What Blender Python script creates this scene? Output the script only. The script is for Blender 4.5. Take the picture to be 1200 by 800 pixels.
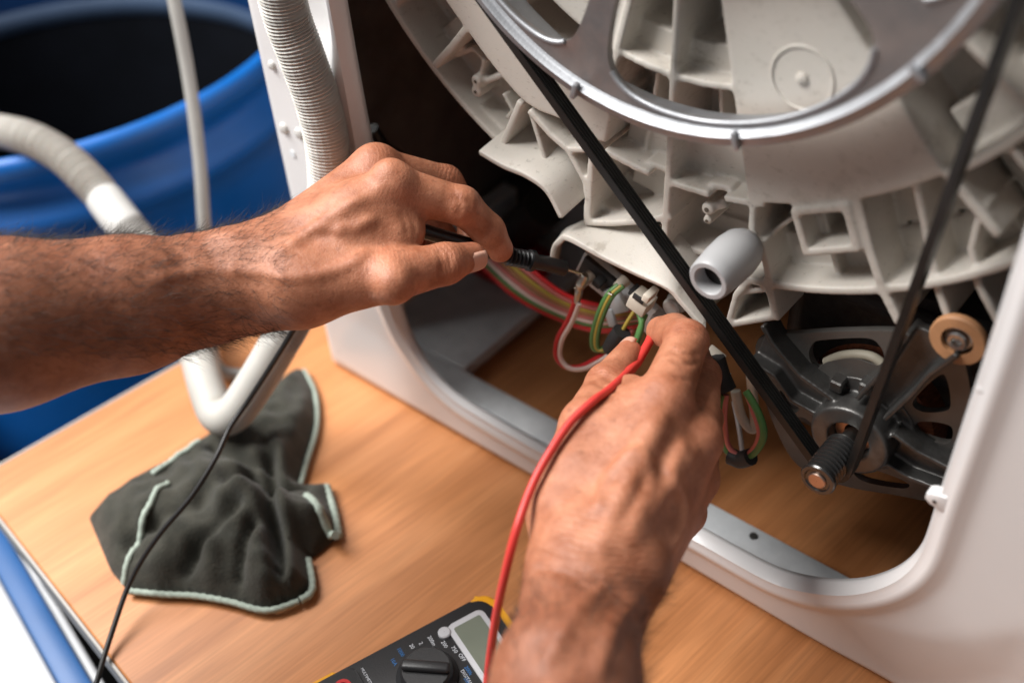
import bpy, bmesh, math, random
import numpy as np
from mathutils import Vector, Matrix
random.seed(7); RNG = np.random.default_rng(7)
for o in list(bpy.data.objects): bpy.data.objects.remove(o)
scene = bpy.context.scene; COL = scene.collection

# ------------------------------------------------------------------ camera
F = 1300.0                                   # focal length in pixels of the 1200 px wide photograph
CAM = np.array([.585, -.417, .6365])
_z = -np.array([104., 1470., F]); _z /= np.linalg.norm(_z)
_x = -np.array([-2000., -(F*F - 104*2000.)/1470., F]); _x /= np.linalg.norm(_x)
_y = np.cross(_z, _x)
ROT = np.array([_x, _y, _z])                 # photograph axes -> world axes
cd = bpy.data.cameras.new('camera'); cam = bpy.data.objects.new('camera', cd); COL.objects.link(cam)
cd.sensor_width = 36; cd.lens = F*36/1200; cd.clip_start = .02; cd.clip_end = 60
r_, d_, f_ = ROT[:, 0], ROT[:, 1], ROT[:, 2]
cam.matrix_world = Matrix(((r_[0], -d_[0], -f_[0], CAM[0]), (r_[1], -d_[1], -f_[1], CAM[1]), (r_[2], -d_[2], -f_[2], CAM[2]), (0, 0, 0, 1)))
cd.dof.use_dof = True; cd.dof.focus_distance = .668; cd.dof.aperture_fstop = 2.9; cd.dof.aperture_blades = 9
scene.camera = cam
scene.render.resolution_x, scene.render.resolution_y = 1024, 682

# ------------------------------------------------------------------ light
w = bpy.data.worlds.new('World'); scene.world = w; w.use_nodes = True
bg = w.node_tree.nodes['Background']; bg.inputs[0].default_value = (.93, .95, 1, 1); bg.inputs[1].default_value = .125
def area(name, loc, target, size, size_y, power, col):
    l = bpy.data.lights.new(name, 'AREA'); l.shape = 'RECTANGLE'; l.size = size; l.size_y = size_y; l.energy = power; l.color = col
    o = bpy.data.objects.new(name, l); COL.objects.link(o); o.location = loc
    o.rotation_euler = (Vector(target) - Vector(loc)).to_track_quat('-Z', 'Y').to_euler()
    return o
area('window_light', (-.92, -.62, 1.88), (.28, -.03, .18), 1.6, 1.2, 106, (1, .98, .955))
vs = scene.view_settings; vs.view_transform = 'Standard'; vs.look = 'None'; vs.exposure = .27; vs.gamma = 1

# ------------------------------------------------------------------ helpers: photograph -> place
def ray(px, py): return ROT @ np.array([px-600., py-400., F])
def PY(px, py, y): d = ray(px, py); return CAM + d*((y-CAM[1])/d[1])
def PZ(px, py, z): d = ray(px, py); return CAM + d*((z-CAM[2])/d[2])
def D(px, py, dep): return CAM + ray(px, py)*(dep/F)
def XZ(px, py, y): p = PY(px, py, y); return (p[0], p[2])
def PROJ(P):
    c = (np.asarray(P)-CAM) @ ROT; return np.stack([600+F*c[..., 0]/c[..., 2], 400+F*c[..., 1]/c[..., 2], c[..., 2]], -1)

# ------------------------------------------------------------------ materials
MATS = {}
def mat(name, col, rough=.5, metal=0., var=.0, vscale=40., bump=0., bscale=200., col2=None, sss=0., coat=0., stretch=None, dirt=None, spec=.5, rvar=0., sheen=0., bdet=4.):
    m = bpy.data.materials.new(name); m.use_nodes = True; nt = m.node_tree; N = nt.nodes; L = nt.links
    b = N['Principled BSDF']; b.inputs['Base Color'].default_value = (*col, 1); b.inputs['Roughness'].default_value = rough
    b.inputs['Metallic'].default_value = metal; b.inputs['Specular IOR Level'].default_value = spec
    b.inputs['Coat Weight'].default_value = coat; b.inputs['Coat Roughness'].default_value = .15
    b.inputs['Sheen Weight'].default_value = sheen
    tc = N.new('ShaderNodeTexCoord'); mp = N.new('ShaderNodeMapping'); L.new(tc.outputs['Object'], mp.inputs[0])
    if stretch: mp.inputs['Scale'].default_value = stretch
    if sss:
        b.inputs['Subsurface Weight'].default_value = sss; b.inputs['Subsurface Radius'].default_value = (1, .4, .2); b.inputs['Subsurface Scale'].default_value = .004
    last = None
    if var or col2:
        n = N.new('ShaderNodeTexNoise'); n.inputs['Scale'].default_value = vscale; n.inputs['Detail'].default_value = 6; n.inputs['Roughness'].default_value = .6
        L.new(mp.outputs[0], n.inputs['Vector'])
        r = N.new('ShaderNodeValToRGB'); L.new(n.outputs['Fac'], r.inputs[0])
        c2 = col2 or tuple(min(1, c*(1+var)) for c in col); c1 = col if col2 else tuple(c*(1-var) for c in col)
        r.color_ramp.elements[0].position = .34; r.color_ramp.elements[0].color = (*c1, 1)
        r.color_ramp.elements[1].position = .66; r.color_ramp.elements[1].color = (*c2, 1)
        last = r.outputs[0]
    if dirt:                                    # stains with a shape of their own: (colour, scale, threshold, strength)
        n = N.new('ShaderNodeTexNoise'); n.inputs['Scale'].default_value = dirt[1]; n.inputs['Detail'].default_value = 8; n.inputs['Roughness'].default_value = .7
        L.new(tc.outputs['Object'], n.inputs['Vector'])
        r = N.new('ShaderNodeMapRange'); r.inputs[1].default_value = dirt[2]; r.inputs[2].default_value = dirt[2]+.16; r.inputs[4].default_value = dirt[3]
        L.new(n.outputs['Fac'], r.inputs[0])
        mx = N.new('ShaderNodeMix'); mx.data_type = 'RGBA'; L.new(r.outputs[0], mx.inputs[0])
        if last: L.new(last, mx.inputs[6])
        else: mx.inputs[6].default_value = (*col, 1)
        mx.inputs[7].default_value = (*dirt[0], 1); last = mx.outputs[2]
    if last: L.new(last, b.inputs['Base Color'])
    if rvar:
        n = N.new('ShaderNodeTexNoise'); n.inputs['Scale'].default_value = vscale*1.7; n.inputs['Detail'].default_value = 5; L.new(mp.outputs[0], n.inputs['Vector'])
        r = N.new('ShaderNodeMapRange'); r.inputs[1].default_value = .3; r.inputs[2].default_value = .7; r.inputs[3].default_value = max(.03, rough-rvar); r.inputs[4].default_value = min(1, rough+rvar)
        L.new(n.outputs['Fac'], r.inputs[0]); L.new(r.outputs[0], b.inputs['Roughness'])
    if bump:
        n = N.new('ShaderNodeTexNoise'); n.inputs['Scale'].default_value = bscale; n.inputs['Detail'].default_value = bdet; L.new(mp.outputs[0], n.inputs['Vector'])
        bp = N.new('ShaderNodeBump'); bp.inputs['Strength'].default_value = bump; bp.inputs['Distance'].default_value = .001
        L.new(n.outputs['Fac'], bp.inputs['Height']); L.new(bp.outputs[0], b.inputs['Normal'])
    MATS[name] = m; return m

mat('cabinet_white', (.70, .69, .69), .32, var=.02, vscale=9, coat=.3, rvar=.06, dirt=((.45, .42, .38), 22, .66, .25))
mat('tub_plastic', (.58, .540, .485), .46, var=.05, vscale=14, bump=.14, bscale=900, dirt=((.20, .17, .13), 19, .56, .55), sss=.05, spec=.4, rvar=.08)
def grime(name, col, scale, th, amt, stretch):
    m = MATS[name]; nt = m.node_tree; N = nt.nodes; L = nt.links; b = N['Principled BSDF']; src = b.inputs['Base Color'].links[0].from_socket
    tc = N.new('ShaderNodeTexCoord'); mp_ = N.new('ShaderNodeMapping'); mp_.inputs['Scale'].default_value = stretch; mp_.inputs['Rotation'].default_value = (0, .6, 0); L.new(tc.outputs['Object'], mp_.inputs[0])
    n = N.new('ShaderNodeTexNoise'); n.inputs['Scale'].default_value = scale; n.inputs['Detail'].default_value = 6; n.inputs['Roughness'].default_value = .75; L.new(mp_.outputs[0], n.inputs['Vector'])
    r = N.new('ShaderNodeMapRange'); r.inputs[1].default_value = th; r.inputs[2].default_value = th+.1; r.inputs[4].default_value = amt; L.new(n.outputs['Fac'], r.inputs[0])
    mx = N.new('ShaderNodeMix'); mx.data_type = 'RGBA'; L.new(r.outputs[0], mx.inputs[0]); L.new(src, mx.inputs[6]); mx.inputs[7].default_value = (*col, 1); L.new(mx.outputs[2], b.inputs['Base Color'])
grime('tub_plastic', (.13, .105, .08), 190, .60, .55, (1, 1, 2.2)); grime('tub_plastic', (.24, .20, .15), 60, .58, .4, (1, .6, 3))
mat('cast_aluminium', (.39, .40, .42), .58, metal=1, var=.06, vscale=60, bump=.12, bscale=700, rvar=.08)
mat('dull_aluminium', (.20, .197, .20), .5, metal=.8, col2=(.32, .28, .265), vscale=28, bump=.15, bscale=600, rvar=.12)
mat('motor_alloy', (.115, .112, .108), .42, metal=.75, var=.18, vscale=50, bump=.2, bscale=500, dirt=((.06, .05, .045), 40, .55, .7))
mat('galvanised_steel', (.62, .65, .67), .40, metal=.15, col2=(.76, .79, .81), vscale=45, rvar=.12)
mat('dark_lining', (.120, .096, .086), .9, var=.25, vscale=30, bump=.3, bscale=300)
mat('black_steel', (.012, .012, .012), .45, var=.2, vscale=30)
mat('rubber_black', (.010, .0092, .0086), .40, spec=.4, var=.25, vscale=60, bump=.1, bscale=500)
mat('plastic_black', (.013, .013, .014), .34, bump=.06, bscale=900)
mat('plastic_black_matt', (.022, .022, .023), .6, bump=.15, bscale=900)
mat('plate_alloy', (.14, .132, .122), .5, metal=.5, var=.12, vscale=40, bump=.15, bscale=500, dirt=((.10, .085, .07), 35, .56, .6))
mat('lamination', (.05, .047, .045), .5, metal=.7, var=.3, vscale=80, stretch=(1, 30, 1))
mat('copper_winding', (.20, .065, .030), .4, metal=.6, var=.4, vscale=150, stretch=(1, 1, 6))
mat('brass', (.50, .36, .29), .40, metal=1, var=.1, vscale=80)
mat('orange_rubber', (.50, .25, .12), .55, var=.12, vscale=60, bump=.1)
mat('steel_bright', (.55, .54, .52), .28, metal=1, var=.1, vscale=90)
mat('tin_terminal', (.46, .42, .36), .33, metal=1, var=.15, vscale=150)
mat('cream_plastic', (.62, .56, .47), .5, var=.08, vscale=60)
mat('grey_plastic', (.37, .37, .375), .42, var=.03, vscale=30, bump=.08, bscale=700)
mat('hose_grey', (.47, .455, .42), .5, var=.05, vscale=25, sss=.08, dirt=((.30, .27, .22), 30, .62, .4))
mat('hose_cuff', (.53, .52, .50), .5, var=.04, vscale=25)
mat('tube_grey', (.33, .32, .30), .36, var=.06, vscale=30)
mat('barrel_blue', (.0, .105, .400), .42, var=.10, vscale=9, bump=.1, bscale=60, rvar=.1, dirt=((.02, .10, .26), 12, .6, .4))
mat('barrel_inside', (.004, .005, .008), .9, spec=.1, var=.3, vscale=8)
mat('barrel_blue_shaded', (.002, .028, .110), .45, var=.15, vscale=9)  # barrel blue with the shade of the inside put into its colour
mat('barrel_ring_highlight', (.05, .08, .14), .4, var=.1, vscale=9)  # paler colour paints in the highlight along the inner ring
mat('edge_band', (.42, .40, .37), .5, var=.05)
mat('wire_red', (.56, .018, .020), .36, var=.06, vscale=50)
mat('wire_white', (.74, .58, .52), .4)
mat('wire_pink', (.55, .16, .14), .4)
mat('wire_green', (.09, .22, .065), .4)
mat('wire_yellow', (.42, .30, .05), .4)
mat('wire_orange', (.36, .16, .07), .4)
mat('lead_red', (.58, .040, .032), .42, var=.05, vscale=60)
mat('lead_black', (.013, .012, .012), .42)
mat('cloth_green', (.022, .022, .0155), .95, col2=(.044, .042, .031), vscale=70, bump=.9, bscale=650, sheen=.12)
mat('old_cream', (.30, .27, .21), .6, var=.1, vscale=60)
mat('cloth_hem', (.36, .42, .36), .9, var=.15, vscale=400, bump=.6, bscale=900)
mat('meter_black', (.018, .018, .019), .42, bump=.1, bscale=900)
mat('meter_yellow', (.80, .36, .015), .45, var=.04)
mat('meter_white', (.46, .46, .48), .45)
mat('lcd', (.17, .19, .15), .2, var=.05, coat=.6)
mat('print_white', (.60, .62, .66), .6)
mat('print_blue', (.03, .16, .42), .6)
mat('print_yellow', (.55, .40, .08), .6)
mat('box_white', (.50, .51, .53), .5, var=.03, vscale=10)
mat('box_blue', (.010, .085, .26), .45, var=.05)
mat('concrete', (.22, .21, .20), .85, var=.15, vscale=6, bump=.3, bscale=80)
mat('red_plastic', (.48, .012, .014), .4)
mat('hole_brown', (.10, .08, .06), .8)
mat('black_oxide', (.10, .098, .096), .25, metal=.85)
mat('probe_metal', (.60, .48, .38), .25, metal=1)
mat('hair', (.022, .014, .010), .5)
mat('nail', (.56, .31, .23), .30, var=.05, vscale=120, sss=.1)

def wood():
    m = bpy.data.materials.new('beech_laminate'); m.use_nodes = True; nt = m.node_tree; N = nt.nodes; L = nt.links; b = N['Principled BSDF']
    tc = N.new('ShaderNodeTexCoord')
    def noise(scale, st, det=5, dist=0.):
        mp = N.new('ShaderNodeMapping'); mp.inputs['Scale'].default_value = st; L.new(tc.outputs['Object'], mp.inputs[0])
        n = N.new('ShaderNodeTexNoise'); n.inputs['Scale'].default_value = scale; n.inputs['Detail'].default_value = det; n.inputs['Distortion'].default_value = dist; L.new(mp.outputs[0], n.inputs['Vector']); return n.outputs['Fac']
    a = noise(9, (4.5, .35, 1), 6, .6); r = N.new('ShaderNodeValToRGB'); L.new(a, r.inputs[0])
    e = r.color_ramp.elements; e[0].position = .30; e[0].color = (.43, .167, .058, 1); e[1].position = .72; e[1].color = (.62, .275, .112, 1)
    k = r.color_ramp.elements.new(.5); k.color = (.55, .228, .086, 1)
    f = noise(70, (7, .25, 1), 4); r2 = N.new('ShaderNodeMapRange'); r2.inputs[1].default_value = .35; r2.inputs[2].default_value = .7; r2.inputs[3].default_value = .84; r2.inputs[4].default_value = 1.08; L.new(f, r2.inputs[0])
    mx = N.new('ShaderNodeMix'); mx.data_type = 'RGBA'; mx.blend_type = 'MULTIPLY'; mx.inputs[0].default_value = 1; L.new(r.outputs[0], mx.inputs[6]); L.new(r2.outputs[0], mx.inputs[7])
    L.new(mx.outputs[2], b.inputs['Base Color']); b.inputs['Roughness'].default_value = .42; b.inputs['Specular IOR Level'].default_value = .4
    bp = N.new('ShaderNodeBump'); bp.inputs['Strength'].default_value = .08; bp.inputs['Distance'].default_value = .0008; L.new(f, bp.inputs['Height']); L.new(bp.outputs[0], b.inputs['Normal'])
    MATS['wood'] = m
wood()

def skin(name):
    m = bpy.data.materials.new(name); m.use_nodes = True; nt = m.node_tree; N = nt.nodes; L = nt.links; b = N['Principled BSDF']
    tc = N.new('ShaderNodeTexCoord'); at = N.new('ShaderNodeAttribute'); at.attribute_name = 'feat'
    sp = N.new('ShaderNodeSeparateColor'); L.new(at.outputs['Color'], sp.inputs[0])
    def noise(s, det=5, rough=.6):
        n = N.new('ShaderNodeTexNoise'); n.inputs['Scale'].default_value = s; n.inputs['Detail'].default_value = det; n.inputs['Roughness'].default_value = rough; L.new(tc.outputs['Object'], n.inputs['Vector']); return n.outputs['Fac']
    r = N.new('ShaderNodeValToRGB'); L.new(noise(55, 8, .68), r.inputs[0]); e = r.color_ramp.elements
    e[0].position = .30; e[0].color = (.265, .085, .037, 1); e[1].position = .70; e[1].color = (.52, .222, .126, 1)
    # freckles and sun spots
    v = N.new('ShaderNodeTexNoise'); v.inputs['Scale'].default_value = 210; v.inputs['Detail'].default_value = 2; L.new(tc.outputs['Object'], v.inputs['Vector'])
    mr = N.new('ShaderNodeMapRange'); mr.inputs[1].default_value = .62; mr.inputs[2].default_value = .74; mr.inputs[4].default_value = .45; L.new(v.outputs['Fac'], mr.inputs[0])
    m1 = N.new('ShaderNodeMix'); m1.data_type = 'RGBA'; L.new(mr.outputs[0], m1.inputs[0]); L.new(r.outputs[0], m1.inputs[6]); m1.inputs[7].default_value = (.20, .075, .04, 1)
    # redder knuckles and finger tips
    mk = N.new('ShaderNodeMath'); mk.operation = 'MULTIPLY'; mk.inputs[1].default_value = .55; L.new(sp.outputs[0], mk.inputs[0])
    m2 = N.new('ShaderNodeMix'); m2.data_type = 'RGBA'; L.new(mk.outputs[0], m2.inputs[0]); L.new(m1.outputs[2], m2.inputs[6]); m2.inputs[7].default_value = (.55, .17, .10, 1)
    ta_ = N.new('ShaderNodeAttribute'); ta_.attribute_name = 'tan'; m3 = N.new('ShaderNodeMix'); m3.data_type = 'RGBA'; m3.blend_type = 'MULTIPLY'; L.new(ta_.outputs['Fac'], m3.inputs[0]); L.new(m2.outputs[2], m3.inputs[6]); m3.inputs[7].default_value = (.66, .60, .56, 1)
    L.new(m3.outputs[2], b.inputs['Base Color'])
    b.inputs['Roughness'].default_value = .50; b.inputs['Specular IOR Level'].default_value = .42
    b.inputs['Subsurface Weight'].default_value = .16; b.inputs['Subsurface Radius'].default_value = (1, .35, .2); b.inputs['Subsurface Scale'].default_value = .005
    # relief: pores, crossing creases, wrinkles across the knuckles
    vo = N.new('ShaderNodeTexVoronoi'); vo.feature = 'DISTANCE_TO_EDGE'; vo.inputs['Scale'].default_value = 620; L.new(tc.outputs['Object'], vo.inputs['Vector'])
    vr = N.new('ShaderNodeMapRange'); vr.inputs[1].default_value = 0; vr.inputs[2].default_value = .16; L.new(vo.outputs['Distance'], vr.inputs[0])
    wv = N.new('ShaderNodeMath'); wv.operation = 'MULTIPLY'; wv.inputs[1].default_value = 46.; L.new(sp.outputs[2], wv.inputs[0])
    wn = N.new('ShaderNodeMath'); wn.operation = 'ADD'; L.new(wv.outputs[0], wn.inputs[0])
    ns = N.new('ShaderNodeMath'); ns.operation = 'MULTIPLY'; ns.inputs[1].default_value = 13.; L.new(noise(160, 3), ns.inputs[0]); L.new(ns.outputs[0], wn.inputs[1])
    sn = N.new('ShaderNodeMath'); sn.operation = 'SINE'; L.new(wn.outputs[0], sn.inputs[0])
    sm = N.new('ShaderNodeMath'); sm.operation = 'MULTIPLY'; L.new(sn.outputs[0], sm.inputs[0]); L.new(sp.outputs[1], sm.inputs[1])
    def bump(src, st, dist, prev=None):
        bp = N.new('ShaderNodeBump'); bp.inputs['Strength'].default_value = st; bp.inputs['Distance'].default_value = dist; L.new(src, bp.inputs['Height'])
        if prev: L.new(prev, bp.inputs['Normal'])
        return bp.outputs[0]
    n1 = bump(vr.outputs[0], .3, .0003); n2 = bump(sm.outputs[0], .5, .0005, n1); n3 = bump(noise(80, 7, .62), .42, .0022, n2)
    L.new(n3, b.inputs['Normal'])
    MATS[name] = m
skin('skin')

# ------------------------------------------------------------------ helpers: meshes
def link(o, parent=None):
    COL.objects.link(o)
    if parent is not None: o.parent = parent; o.matrix_parent_inverse = Matrix.Identity(4)
    return o
def mesh_obj(name, verts, faces, m, parent=None, smooth=True, angle=None):
    me = bpy.data.meshes.new(name); me.from_pydata([tuple(map(float, v)) for v in verts], [], [tuple(map(int, f)) for f in faces]); me.validate(); me.update()
    return finish(name, me, m, parent, smooth, angle)
def finish(name, me, m, parent=None, smooth=True, angle=None):
    ms = m if isinstance(m, (list, tuple)) else [m]
    for x in ms: me.materials.append(MATS[x])
    if smooth: me.polygons.foreach_set('use_smooth', [True]*len(me.polygons))
    if angle is not None: me.set_sharp_from_angle(angle=math.radians(angle))
    o = bpy.data.objects.new(name, me); link(o, parent)
    if parent is not None:                      # parts are written in world coordinates; take the parent's place out again
        me.transform(world_of(parent).inverted())
    return o
def world_of(o):
    mw = o.matrix_basis.copy()
    while o.parent is not None: o = o.parent; mw = o.matrix_basis @ mw
    return mw
def bm_obj(name, bm, m, parent=None, smooth=True, angle=35):
    bmesh.ops.recalc_face_normals(bm, faces=bm.faces)
    me = bpy.data.meshes.new(name); bm.to_mesh(me); bm.free(); return finish(name, me, m, parent, smooth, angle)
def tag(o, label, cat, group=None, kind=None):
    if label: o['label'] = label
    if cat: o['category'] = cat
    if group: o['group'] = group
    if kind: o['kind'] = kind
    return o
def thing(name, loc, label, cat, group=None, rotz=0):
    o = bpy.data.objects.new(name, None); COL.objects.link(o); o.location = loc; o.rotation_euler = (0, 0, rotz); o.empty_display_size = .05
    bpy.context.view_layer.update()
    return tag(o, label, cat, group)

def add_box(bm, lo, hi, bev=0., seg=2, M=None):
    r = bmesh.ops.create_cube(bm, size=1); vs_ = r['verts']
    for v in vs_: v.co = Vector([lo[i]+(v.co[i]+.5)*(hi[i]-lo[i]) for i in range(3)])
    if bev:
        es = list({e for v in vs_ for e in v.link_edges}); rr = bmesh.ops.bevel(bm, geom=es, offset=bev, segments=seg, affect='EDGES', profile=.5)
        vs_ = list({v for f in rr['faces'] for v in f.verts} | {v for v in vs_ if v.is_valid})
    if M is not None: bmesh.ops.transform(bm, matrix=M, verts=vs_)
    return vs_
def add_prism(bm, poly, y0, y1, bev=0.):        # closed outline in X-Z, from y0 (front) to y1
    a = [bm.verts.new((x, y0, z)) for x, z in poly]; b = [bm.verts.new((x, y1, z)) for x, z in poly]; n = len(poly)
    f0 = bm.faces.new(a); bm.faces.new(b[::-1]); 
    for i in range(n): bm.faces.new((a[i], b[i], b[(i+1) % n], a[(i+1) % n]))
    if bev: bmesh.ops.bevel(bm, geom=list(f0.edges), offset=bev, segments=2, affect='EDGES', profile=.5)
def add_wall(bm, pts, th, y0, y1):              # polyline in X-Z turned into a rib
    pts = [np.array(p, float) for p in pts]; L_, R_ = [], []
    for i, p in enumerate(pts):
        a = pts[max(0, i-1)]; b = pts[min(len(pts)-1, i+1)]; t = (b-a)/np.linalg.norm(b-a); n = np.array([-t[1], t[0]])
        if i == 0: p = p-t*th*.3
        if i == len(pts)-1: p = p+t*th*.3
        L_.append(p+n*th/2); R_.append(p-n*th/2)
    add_prism(bm, [tuple(q) for q in L_+R_[::-1]], y0, y1)
def add_cyl(bm, c, axis, r0, r1, h, seg=24, caps=True):
    q = Vector((0, 0, 1)).rotation_difference(Vector(axis).normalized())
    M = Matrix.Translation(Vector(c)) @ q.to_matrix().to_4x4() @ Matrix.Translation((0, 0, h/2))
    bmesh.ops.create_cone(bm, cap_ends=caps, segments=seg, radius1=r0, radius2=r1, depth=h, matrix=M)
def lathe(bm, prof, c, axis, seg=48, closed=False):  # prof: (radius, along)
    q = Vector((0, 0, 1)).rotation_difference(Vector(axis).normalized()); c = Vector(c); rows = []
    for r, h in prof: rows.append([bm.verts.new(c + q @ Vector((r*math.cos(2*math.pi*i/seg), r*math.sin(2*math.pi*i/seg), h))) for i in range(seg)])
    k = len(rows)
    for j in range(k if closed else k-1):
        a, b = rows[j], rows[(j+1) % k]
        for i in range(seg): bm.faces.new((a[i], a[(i+1) % seg], b[(i+1) % seg], b[i]))
    return rows
def catmull(P, n=12, closed=False):
    P = [np.array(p, float) for p in P]; out = []; m = len(P)
    for i in range(m if closed else m-1):
        p0, p1, p2, p3 = (P[(i-1) % m], P[i], P[(i+1) % m], P[(i+2) % m]) if closed else (P[max(i-1, 0)], P[i], P[i+1], P[min(i+2, m-1)])
        for k in range(n):
            t = k/n; out.append(.5*((2*p1)+(-p0+p2)*t+(2*p0-5*p1+4*p2-p3)*t*t+(-p0+3*p1-3*p2+p3)*t**3))
    if not closed: out.append(P[-1])
    return np.array(out)
def resample(P, step):
    P = np.asarray(P); s = np.r_[0, np.cumsum(np.linalg.norm(np.diff(P, axis=0), axis=1))]; n = max(2, int(s[-1]/step)+1); u = np.linspace(0, s[-1], n)
    return np.stack([np.interp(u, s, P[:, k]) for k in range(P.shape[1])], 1), u
def frames(P):
    T = np.gradient(P, axis=0); T /= np.linalg.norm(T, axis=1)[:, None]
    n = np.cross(T[0], [0, 0, 1.]); 
    if np.linalg.norm(n) < 1e-3: n = np.cross(T[0], [1., 0, 0])
    n /= np.linalg.norm(n); Ns = []
    for t in T: n = n - t*(n@t); n /= np.linalg.norm(n); Ns.append(n)
    Ns = np.array(Ns); return T, Ns, np.cross(T, Ns)
def sweep(name, P, rad, m, parent=None, seg=12, caps=True):
    P = np.asarray(P, float); n = len(P); rad = np.broadcast_to(rad, (n,)); T, A, B = frames(P); V = []; Fc = []
    ang = np.linspace(0, 2*np.pi, seg, endpoint=False)
    V = (P[:, None] + rad[:, None, None]*(A[:, None]*np.cos(ang)[None, :, None]+B[:, None]*np.sin(ang)[None, :, None])).reshape(-1, 3).tolist()
    for i in range(n-1):
        for j in range(seg): Fc.append((i*seg+j, i*seg+(j+1) % seg, (i+1)*seg+(j+1) % seg, (i+1)*seg+j))
    if caps: Fc += [tuple(range(seg))[::-1], tuple(range((n-1)*seg, n*seg))]
    return mesh_obj(name, V, Fc, m, parent, True, 60)
def tube(name, pts, r, m, parent=None, seg=10, n=10): return sweep(name, catmull(pts, n), r, m, parent, seg)
def remesh(bm, voxel, smooth=4, fac=.5):
    bmesh.ops.recalc_face_normals(bm, faces=bm.faces)
    me = bpy.data.meshes.new('raw'); bm.to_mesh(me); bm.free(); o = bpy.data.objects.new('raw', me); COL.objects.link(o)
    md = o.modifiers.new('r', 'REMESH'); md.mode = 'VOXEL'; md.voxel_size = voxel
    if smooth: s = o.modifiers.new('s', 'SMOOTH'); s.iterations = smooth; s.factor = fac
    dg = bpy.context.evaluated_depsgraph_get(); r = bpy.data.meshes.new_from_object(o.evaluated_get(dg)); bpy.data.objects.remove(o); return r

# ================================================================== SETTING
bm = bmesh.new(); add_box(bm, (-4, -4, -.80), (4, 4, -.76)); o = bm_obj('floor', bm, 'concrete'); o['kind'] = 'structure'

# ------------------------------------------------------------------ work table
TROT = math.radians(-7.2); TCOR = np.array([-.138, -.2585])
tbl = thing('work_table', (TCOR[0], TCOR[1], 0), 'beech wood work table with a pale edge strip, under the washing machine', 'table', rotz=TROT)
MT = Matrix.Translation((TCOR[0], TCOR[1], 0)) @ Matrix.Rotation(TROT, 4, 'Z')
def tbox(name, lo, hi, m, bev=0.):
    bm = bmesh.new(); add_box(bm, lo, hi, bev, 1); bmesh.ops.transform(bm, matrix=MT, verts=bm.verts); return bm_obj(name, bm, m, tbl)
tbox('tabletop', (0, 0, -.024), (1.4, 1.05, 0), 'wood', .0012)
tbox('edge_strip', (-.003, -.0025, -.0048), (1.4, -.0003, -.0004), 'edge_band', .0006)
tbox('edge_strip', (-.003, 0, -.0048), (-.0005, 1.05, -.0004), 'edge_band', .0006)
tbox('edge_profile', (-.003, -.0025, -.0300), (1.4, -.0003, -.0050), 'black_steel')
for lo, hi in (((.02, .004, -.085), (1.36, .034, -.0245)), ((.02, 1.0, -.085), (1.36, 1.03, -.0245)), ((.02, .0345, -.085), (.05, .9995, -.0245)), ((1.33, .0345, -.085), (1.36, .9995, -.0245))): tbox('frame_bar', lo, hi, 'black_steel')
for x in (.021, 1.325):
    for y in (.005, .995): tbox('leg', (x, y, -.76), (x+.034, y+.034, -.0855), 'black_steel', .002)

# ------------------------------------------------------------------ barrel
bc = (-.575, .112)
bar = thing('plastic_barrel', (bc[0], bc[1], -.76), 'open blue plastic barrel standing behind the table', 'barrel')
prof = [(.268, -.76), (.283, -.74), (.296, -.60), (.298, -.30), (.304, -.275), (.304, -.235), (.298, -.21), (.293, .0), (.292, .024), (.304, .036), (.3095, .048), (.306, .060), (.291, .068), (.289, .086), (.300, .096), (.3045, .108), (.303, .117), (.298, .1215), (.2935, .1212)]
bm = bmesh.new(); lathe(bm, prof, (bc[0], bc[1], 0), (0, 0, 1), 96); bm_obj('shell', bm, 'barrel_blue', bar, angle=60)
bm = bmesh.new(); lathe(bm, [(.2933, .1210), (.2905, .118), (.289, .10), (.2875, .022)], (bc[0], bc[1], 0), (0, 0, 1), 96); bm_obj('inner_wall', bm, 'barrel_blue_shaded', bar, angle=60)  # same blue plastic as the shell, painted darker for shade
bm = bmesh.new(); lathe(bm, [(.2874, .0215), (.2840, .016), (.2830, .008), (.2840, .000), (.2874, -.006)], (bc[0], bc[1], 0), (0, 0, 1), 96); bm_obj('inner_ring', bm, 'barrel_ring_highlight', bar, angle=60)
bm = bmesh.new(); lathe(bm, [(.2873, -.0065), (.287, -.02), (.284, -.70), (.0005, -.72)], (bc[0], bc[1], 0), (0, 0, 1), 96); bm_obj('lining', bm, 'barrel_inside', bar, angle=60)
b2 = bar.copy(); COL.objects.link(b2); b2.location = (-1.22, .30, -.76); b2['label'] = 'second blue barrel standing farther back, behind the open blue barrel'
bar['group'] = b2['group'] = 'blue barrels behind the table'
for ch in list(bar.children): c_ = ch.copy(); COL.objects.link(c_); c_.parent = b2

# ------------------------------------------------------------------ box below the table's front edge
BP = PZ(0, 606, -.12); BROT = math.radians(-12)
bx = thing('storage_box', (BP[0], BP[1], -.76), 'white box with a blue band, standing below the front edge of the table', 'box', rotz=BROT)
MB = Matrix.Translation((BP[0], BP[1], -.12)) @ Matrix.Rotation(BROT, 4, 'Z')
for nm, lo, hi, m_ in (('body', (-.35, -.55, -.64), (.50, -.0245, 0), 'box_white'), ('band', (-.35, -.0240, -.05), (.50, -.0025, .002), 'box_blue'), ('side_wall', (-.35, -.0020, -.64), (.50, .005, -.002), 'box_white')):
    bm = bmesh.new(); add_box(bm, lo, hi, .003, 2); bmesh.ops.transform(bm, matrix=MB, verts=bm.verts); bm_obj(nm, bm, m_, bx)

# ================================================================== WASHING MACHINE
wm = thing('washing_machine', (.295, .27, 0), 'white washing machine seen from behind with its back cover off', 'washing machine')
W_, DEP, TOP = .592, .55, .845
ZB = .003; X0_ = -.005
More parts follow.
